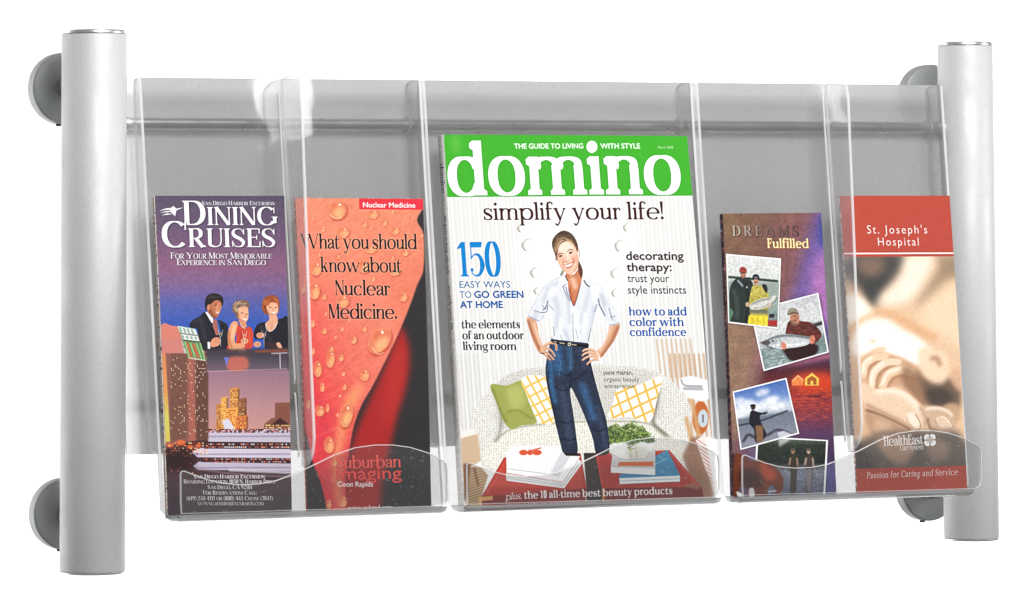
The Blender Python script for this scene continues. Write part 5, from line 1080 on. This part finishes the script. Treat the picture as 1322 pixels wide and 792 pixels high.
def paint_hospital():
    P = Page([(1084, 253), (1226, 253), (1249, 634), (1107, 640)], 2.5, (196, 88, 72), 8)
    P.view(1080, 320, 5.28)
    P.poly([(0, 60), (950, 60), (950, 1800), (0, 1800)], (232, 200, 168))
    P.blob([(130, 40), (460, 40), (430, 170), (380, 240), (320, 290), (265, 400), (230, 390), (160, 290), (60, 200), (40, 120)], (92, 90, 86), 1, 30)
    P.blob([(130, 90), (300, 60), (310, 150), (240, 210), (160, 160)], (156, 128, 112), .8, 28); P.blob([(180, 230), (340, 210), (290, 300), (240, 380), (190, 300)], (78, 80, 78), .8, 24)
    P.blob([(620, 60), (930, 60), (930, 200), (760, 220), (660, 330), (590, 400), (540, 380), (640, 230), (700, 110)], (160, 140, 118), .9, 34)
    P.blob([(470, 60), (660, 60), (600, 220), (500, 360), (330, 400), (280, 360), (380, 260), (450, 160)], (250, 236, 220), 1, 30)
    P.blob([(560, 420), (700, 300), (860, 260), (900, 700), (760, 640), (600, 560)], (244, 216, 186), 1, 36)
    P.blob([(60, 330), (160, 340), (230, 420), (260, 470), (120, 520), (60, 500)], (252, 244, 232), 1, 20)
    P.line([(80, 620), (110, 540), (200, 480), (300, 440), (420, 480), (560, 570), (680, 620)], [30, 34, 30, 34, 44, 60, 50], (226, 180, 138), .85, 18)
    P.blob([(130, 560), (210, 500), (330, 490), (450, 560), (560, 620), (650, 720), (640, 800), (420, 780), (300, 700), (160, 740), (90, 700)], (253, 246, 238), 1, 16)
    P.line([(640, 760), (670, 720), (690, 780)], [30, 44, 30], (180, 130, 96), .7, 14)
    P.line([(210, 740), (260, 700), (330, 690)], 22, (232, 196, 158), .85, 9); P.line([(220, 640), (260, 640)], 22, (234, 200, 166), .8, 10, False); P.line([(250, 780), (300, 745), (380, 745)], 18, (230, 190, 150), .85, 8)
    # the infant's curled fingers
    P.view(1080, 450, 4.659)
    P.blob([(80, 100), (160, 110), (180, 200), (170, 330), (240, 420), (230, 560), (120, 560), (90, 400)], (226, 190, 158), 1, 16)
    P.blob([(150, 60), (330, 40), (460, 100), (560, 200), (560, 330), (500, 330), (420, 250), (340, 230), (200, 240)], (214, 176, 144), 1, 9)
    for q, w, c in (([(160, 160), (170, 100), (220, 60), (290, 50)], 46, (240, 212, 182)), ([(208, 236), (222, 150), (290, 90), (370, 84)], 46, (242, 216, 190)), ([(272, 236), (310, 160), (390, 130), (450, 150)], 54, (236, 204, 174))):
        P.line([(x+7, y+14) for x, y in q], w, (160, 116, 86), .55, 9); P.line(q, [w*.82, w, w, w*.9], c, 1, 4); P.ell(q[0][0], q[0][1], w*.42, w*.5, c, 1, 4); P.ell(q[-1][0], q[-1][1], w*.45, w*.45, c, 1, 5); P.line([(x-5, y-8) for x, y in q[:3]], w*.36, (254, 244, 230), .85, 7)
    P.blob([(400, 110), (470, 140), (530, 220), (560, 300), (530, 350), (450, 280), (390, 200)], (150, 116, 92), .75, 14)
    P.blob([(500, 0), (640, 20), (680, 150), (640, 210), (560, 200), (500, 130)], (244, 218, 190), .95, 12); P.line([(560, 70), (600, 60), (620, 110)], 26, (168, 124, 94), .7, 11)
    P.blob([(480, 130), (530, 190), (620, 220), (680, 180), (740, 250), (730, 360), (640, 350), (560, 345), (530, 290)], (120, 102, 88), .95, 15); P.blob([(540, 250), (640, 240), (700, 300), (640, 345), (560, 335)], (88, 80, 74), .85, 14); P.blob([(680, 150), (740, 130), (750, 250), (700, 230)], (222, 184, 152), .8, 12)
    # the parent's fingers that carry the hand
    th = P.blob([(150, 210), (220, 245), (300, 240), (350, 240), (430, 275), (500, 340), (540, 400), (545, 450), (500, 492), (440, 490), (360, 440), (280, 400), (190, 360), (150, 300)], (236, 210, 184), 1, 5)
    P.line([(170, 340), (280, 392), (370, 436), (450, 486)], 22, (180, 142, 114), .75, 9, clip=th); P.line([(230, 262), (340, 258), (430, 300), (510, 390)], 30, (253, 240, 224), .8, 11, clip=th); P.line([(500, 350), (540, 420), (530, 470)], 26, (178, 144, 118), .7, 10, clip=th)
    P.blob([(180, 360), (260, 400), (350, 445), (430, 490), (500, 500), (480, 560), (400, 600), (260, 560), (180, 470)], (198, 164, 136), 1, 10); P.line([(170, 372), (260, 400), (360, 446), (440, 490)], 9, (118, 88, 70), .85, 5); P.blob([(230, 430), (320, 460), (340, 530), (250, 540)], (222, 190, 160), .8, 14)
    P.blob([(418, 404), (448, 386), (478, 404), (498, 450), (496, 488), (470, 480), (436, 450)], (248, 230, 212), 1, 3); P.line([(470, 396), (500, 450), (496, 490), (476, 484)], 4, (134, 100, 82), .85, 2); P.line([(418, 404), (436, 452), (470, 482)], 3, (184, 148, 122), .8, 2)
    f = P.blob([(522, 362), (580, 348), (660, 362), (712, 400), (720, 450), (690, 490), (620, 500), (560, 470), (540, 410)], (212, 184, 158), 1, 5); P.line([(530, 368), (590, 360), (660, 376), (700, 410)], 18, (252, 238, 222), .85, 7, clip=f); P.blob([(590, 430), (620, 408), (655, 420), (688, 470), (660, 480), (610, 470)], (230, 206, 182), 1, 3); P.line([(626, 410), (660, 426), (690, 474)], 5, (254, 244, 232), .9, 2); P.line([(588, 432), (610, 470)], 4, (140, 110, 92), .7, 2.5, False); P.line([(545, 420), (560, 480), (600, 500)], 12, (110, 88, 74), .7, 6)
    P.blob([(640, 350), (700, 330), (738, 360), (740, 420), (712, 440), (690, 380)], (206, 172, 142), .9, 9)
    P.blob([(200, 530), (300, 500), (480, 500), (640, 500), (740, 520), (800, 800), (100, 800), (90, 600)], (112, 104, 98), .95, 20); P.blob([(240, 540), (420, 520), (470, 600), (420, 690), (340, 690), (270, 620)], (188, 160, 138), .9, 17); P.blob([(540, 540), (650, 560), (680, 640), (600, 690), (540, 630)], (164, 144, 128), .85, 18); P.blob([(60, 540), (160, 600), (220, 720), (60, 720)], (86, 82, 80), .9, 16)
    P.view()
    P.img = P.img**np.array([1.16, 1.17, 1.16], np.float32)*1.0
    P.mottle(.04, 2, 71)
    red = (184, 76, 62)
    P.poly([(1070, 240), (1240, 240), (1240, 331.6), (1070, 332.2)], red); P.poly([(1070, 327), (1240, 326.4), (1240, 328.4), (1070, 329)], (246, 238, 230))
    P.poly([(1100, 606), (1260, 601), (1260, 650), (1100, 650)], red)
    P.text(sans_layout("St. Joseph's", 0, .25), 1119.4, 1197, 302, 11.4, (252, 248, 244)); P.text(sans_layout('Hospital', 0, .25), 1133.4, 1186, 317.6, 11, (252, 248, 244))
    P.text(TIMES.layout('HealthEast'), 1141, 1191.6, 576.4, 13, (250, 248, 246), y1=573.6); P.text(GARA.layout('Care System'), 1162, 1192, 582, 7.4, (244, 242, 240), y1=580.6)
    cx, cy = 1200.2, 568.6
    for i in range(4):
        a = math.radians(45+90*i-3); P.ell(cx+4.6*math.cos(a), cy+4.6*math.sin(a), 4.2, 4.4, (250, 248, 246))
    for i in range(4):
        a = math.radians(90*i-3); P.ell(cx+4.2*math.cos(a), cy+4.2*math.sin(a), 2.4, 1.0, (150, 128, 112), 1, 0, math.degrees(a))
        a += math.pi/4; P.line([(cx, cy), (cx+5.6*math.cos(a), cy+5.6*math.sin(a))], .9, (150, 128, 112), 1, 0, False)
    P.text(CENT.layout('Passion for Caring and Service', track=.12), 1119, 1236, 618.2, 8.4, (250, 246, 240), y1=613.4, slant=.22)
    return P.finish()

# ---------------------------------------------------------------- literature
def leaf_grid(c4, off, nx, ny, bulge):
    """bilinear page from corners (TL, TR, BL, BR) pushed along the panel normal"""
    n = Vector((0, -1, KP)).normalized(); v, uv = [], []
    tl, tr, bl, br = [Vector(c) for c in c4]
    for j in range(ny+1):
        for i in range(nx+1):
            a, b = i/nx, j/ny
            p = (tl*(1-a)+tr*a)*(1-b)+(bl*(1-a)+br*a)*b+n*(off+bulge(a, b))
            v.append(tuple(p)); uv.append((a, 1-b))
    f = [(j*(nx+1)+i, (j+1)*(nx+1)+i, (j+1)*(nx+1)+i+1, j*(nx+1)+i+1) for j in range(ny) for i in range(nx)]
    return v, uv, f
def slab(name, c4, off, th, mats, parent, bulge=lambda a, b: 0, nx=10, ny=16, uvs=True):
    """page with thickness: material 0 on the printed front, 1 on edges and back"""
    v, uv, f = leaf_grid(c4, off, nx, ny, bulge); m = len(v)
    n = Vector((0, -1, KP)).normalized()
    v2 = [tuple(Vector(p)-n*th) for p in v]
    F = [tuple(q) for q in f]+[tuple(k+m for k in q[::-1]) for q in f]; ix = [0]*len(f)+[1]*len(f)
    b = [j*(nx+1) for j in range(ny+1)]+[ny*(nx+1)+i for i in range(1, nx+1)]+[j*(nx+1)+nx for j in range(ny-1, -1, -1)]+[i for i in range(nx-1, 0, -1)]
    for k in range(len(b)):
        p, q = b[k], b[(k+1) % len(b)]; F.append((p, p+m, q+m, q)); ix.append(1)
    return mesh(name, v+v2, F, mats, parent, ix, uvs=uv+uv)

def edge_paper(name, stops, scale=420):
    """the cut edge of a printed stack: thin slivers of ink colour"""
    m, nt, out = mat(name)
    b = node(nt, 'ShaderNodeBsdfPrincipled'); b.inputs['Roughness'].default_value = .7
    tc = node(nt, 'ShaderNodeTexCoord'); mp = node(nt, 'ShaderNodeMapping'); mp.inputs['Scale'].default_value = (1, 1, 1)
    nz = node(nt, 'ShaderNodeTexNoise'); nz.inputs['Scale'].default_value = scale; nz.inputs['Detail'].default_value = 2
    rp = node(nt, 'ShaderNodeValToRGB'); rp.color_ramp.interpolation = 'CONSTANT'
    rp.color_ramp.elements[0].position = stops[0][0]; rp.color_ramp.elements[0].color = (*stops[0][1], 1)
    rp.color_ramp.elements[1].position = stops[1][0]; rp.color_ramp.elements[1].color = (*stops[1][1], 1)
    for p, c in stops[2:]: e = rp.color_ramp.elements.new(p); e.color = (*c, 1)
    nt.links.new(tc.outputs['Object'], mp.inputs[0]); nt.links.new(mp.outputs[0], nz.inputs['Vector']); nt.links.new(nz.outputs['Fac'], rp.inputs[0])
    nt.links.new(rp.outputs[0], b.inputs['Base Color']); nt.links.new(b.outputs[0], out.inputs[0])
    return m

def brochure(name, c4, off, img, n, gap, edge, label, rnd, group=None):
    base = Vector(c4[2]); root = empty(name, tuple(base)); root['label'] = label; root['category'] = 'brochure'
    c = [tuple(Vector(p)-base) for p in c4]
    tag(root, label, 'brochure')
    bul = lambda a, b: 1.3*math.sin(math.pi*b)*(1-.3*a)
    slab('front_cover', c, off, .3, [print_material(name+'_print', img), edge], root, bul)
    rng = random.Random(rnd)
    for k in range(n):
        o = off-.3-gap*(k+.55); dx, dz = rng.uniform(-.7, .25), rng.uniform(-.9, .3)
        cc = [(x+dx, y, z+dz) for x, y, z in c]
        slab('folded_sheet', cc, o, gap*.62, [edge, edge], root, bul, 4, 10)
    return root

WHITE = (.78, .77, .75)
brochure('cruise_brochure', [(-331.1, -27.0, 75.4), (-229.9, -27.0, 75.2), (-334.2, -53.7, -151.7), (-237.8, -53.8, -152.4)], 0, paint_cruise(), 6, .62,
    edge_paper('cruise_edges', [(0, (.1, .07, .1)), (.40, WHITE), (.55, (.7, .32, .15)), (.60, WHITE), (.68, (.2, .12, .14))]), 'tall narrow brochure with three laughing guests above a lit harbour hotel', 1)
brochure('medical_brochure', [(-221.4, -27.2, 73.5), (-118.7, -27.3, 72.7), (-225.5, -53.7, -151.7), (-126.4, -53.7, -151.8)], 0, paint_nuclear(), 3, .5,
    edge_paper('medical_edges', [(0, (.5, .1, .06)), (.5, (.6, .3, .2)), (.62, WHITE)]), 'orange and black brochure showing water drops on a flower petal', 2)
brochure('fishing_brochure', [(131.9, -28.7, 61.1), (217.8, -28.6, 61.4), (125.6, -53.9, -152.9), (215.3, -53.7, -151.4)], 0, paint_fishing(), 6, .7,
    edge_paper('fishing_edges', [(0, (.03, .025, .04)), (.54, (.35, .12, .1)), (.60, (.06, .04, .08)), (.68, (.5, .45, .5))]), 'dark purple brochure with four tilted fishing snapshots', 3)
brochure('hospital_brochure', [(235.2, -27.1, 74.3), (333.7, -27.1, 74.2), (233.6, -53.8, -152.5), (331.9, -53.7, -151.7)], 0, paint_hospital(), 2, .5,
    edge_paper('hospital_edges', [(0, (.5, .2, .15)), (.5, WHITE)]), 'brick red and sepia brochure showing a baby hand holding fingers', 4)

# magazine
mc = [(-98.6, -21.7, 119.7), (105.4, -21.8, 119.3), (-99.5, -54.1, -154.9), (111.1, -53.8, -151.9)]
mb = Vector(mc[2]); mag = empty('magazine', tuple(mb))
tag(mag, 'thick magazine with a green masthead and a woman in jeans on its cover', 'magazine')
c = [tuple(Vector(p)-mb) for p in mc]
curl = lambda a, b: 1.0*math.sin(math.pi*a)+1.2*math.sin(math.pi*b)*a
slab('front_cover', c, 0, .35, [print_material('magazine_cover_print', paint_magazine()), M_PAPER], mag, curl, 16, 24)
inner = [(x+(.6 if i % 2 == 0 else -.8), y, z+(-.5 if i < 2 else .5)) for i, (x, y, z) in enumerate(c)]
pages = edge_paper('page_block', [(0, (.55, .54, .52)), (.5, (.72, .71, .69)), (.62, (.62, .6, .58))], 900)
for k in range(9): slab('page_section', inner, -.4-.98*k, .92, [pages, pages], mag, curl, 8, 12)
slab('back_cover', c, -9.3, .35, [M_PAPER, M_PAPER], mag, curl, 8, 12)
n = Vector((0, -1, KP)).normalized(); v = []; uv = []; F = []
tl, bl = Vector(c[0]), Vector(c[2])
for j in range(13):
    b = j/12; p = tl*(1-b)+bl*b
    for i, (s, x) in enumerate(((0, .05), (-.5, -.35), (-4.8, -.5), (-9.2, -.35), (-9.7, .05))):
        v.append(tuple(p+n*s+Vector((x, 0, 0)))); uv.append((1+s/9.7, 1-b))
for j in range(12):
    for i in range(4): F.append((j*5+i, j*5+i+1, (j+1)*5+i+1, (j+1)*5+i))
mesh('spine', v, F, print_material('magazine_spine_print', paint_magazine_spine()), mag, uvs=uv, smooth=True)

scene.render.engine = 'CYCLES'
cy = scene.cycles
cy.use_denoising = True; cy.max_bounces = 14; cy.transparent_max_bounces = 32; cy.glossy_bounces = 6; cy.sample_clamp_indirect = 4
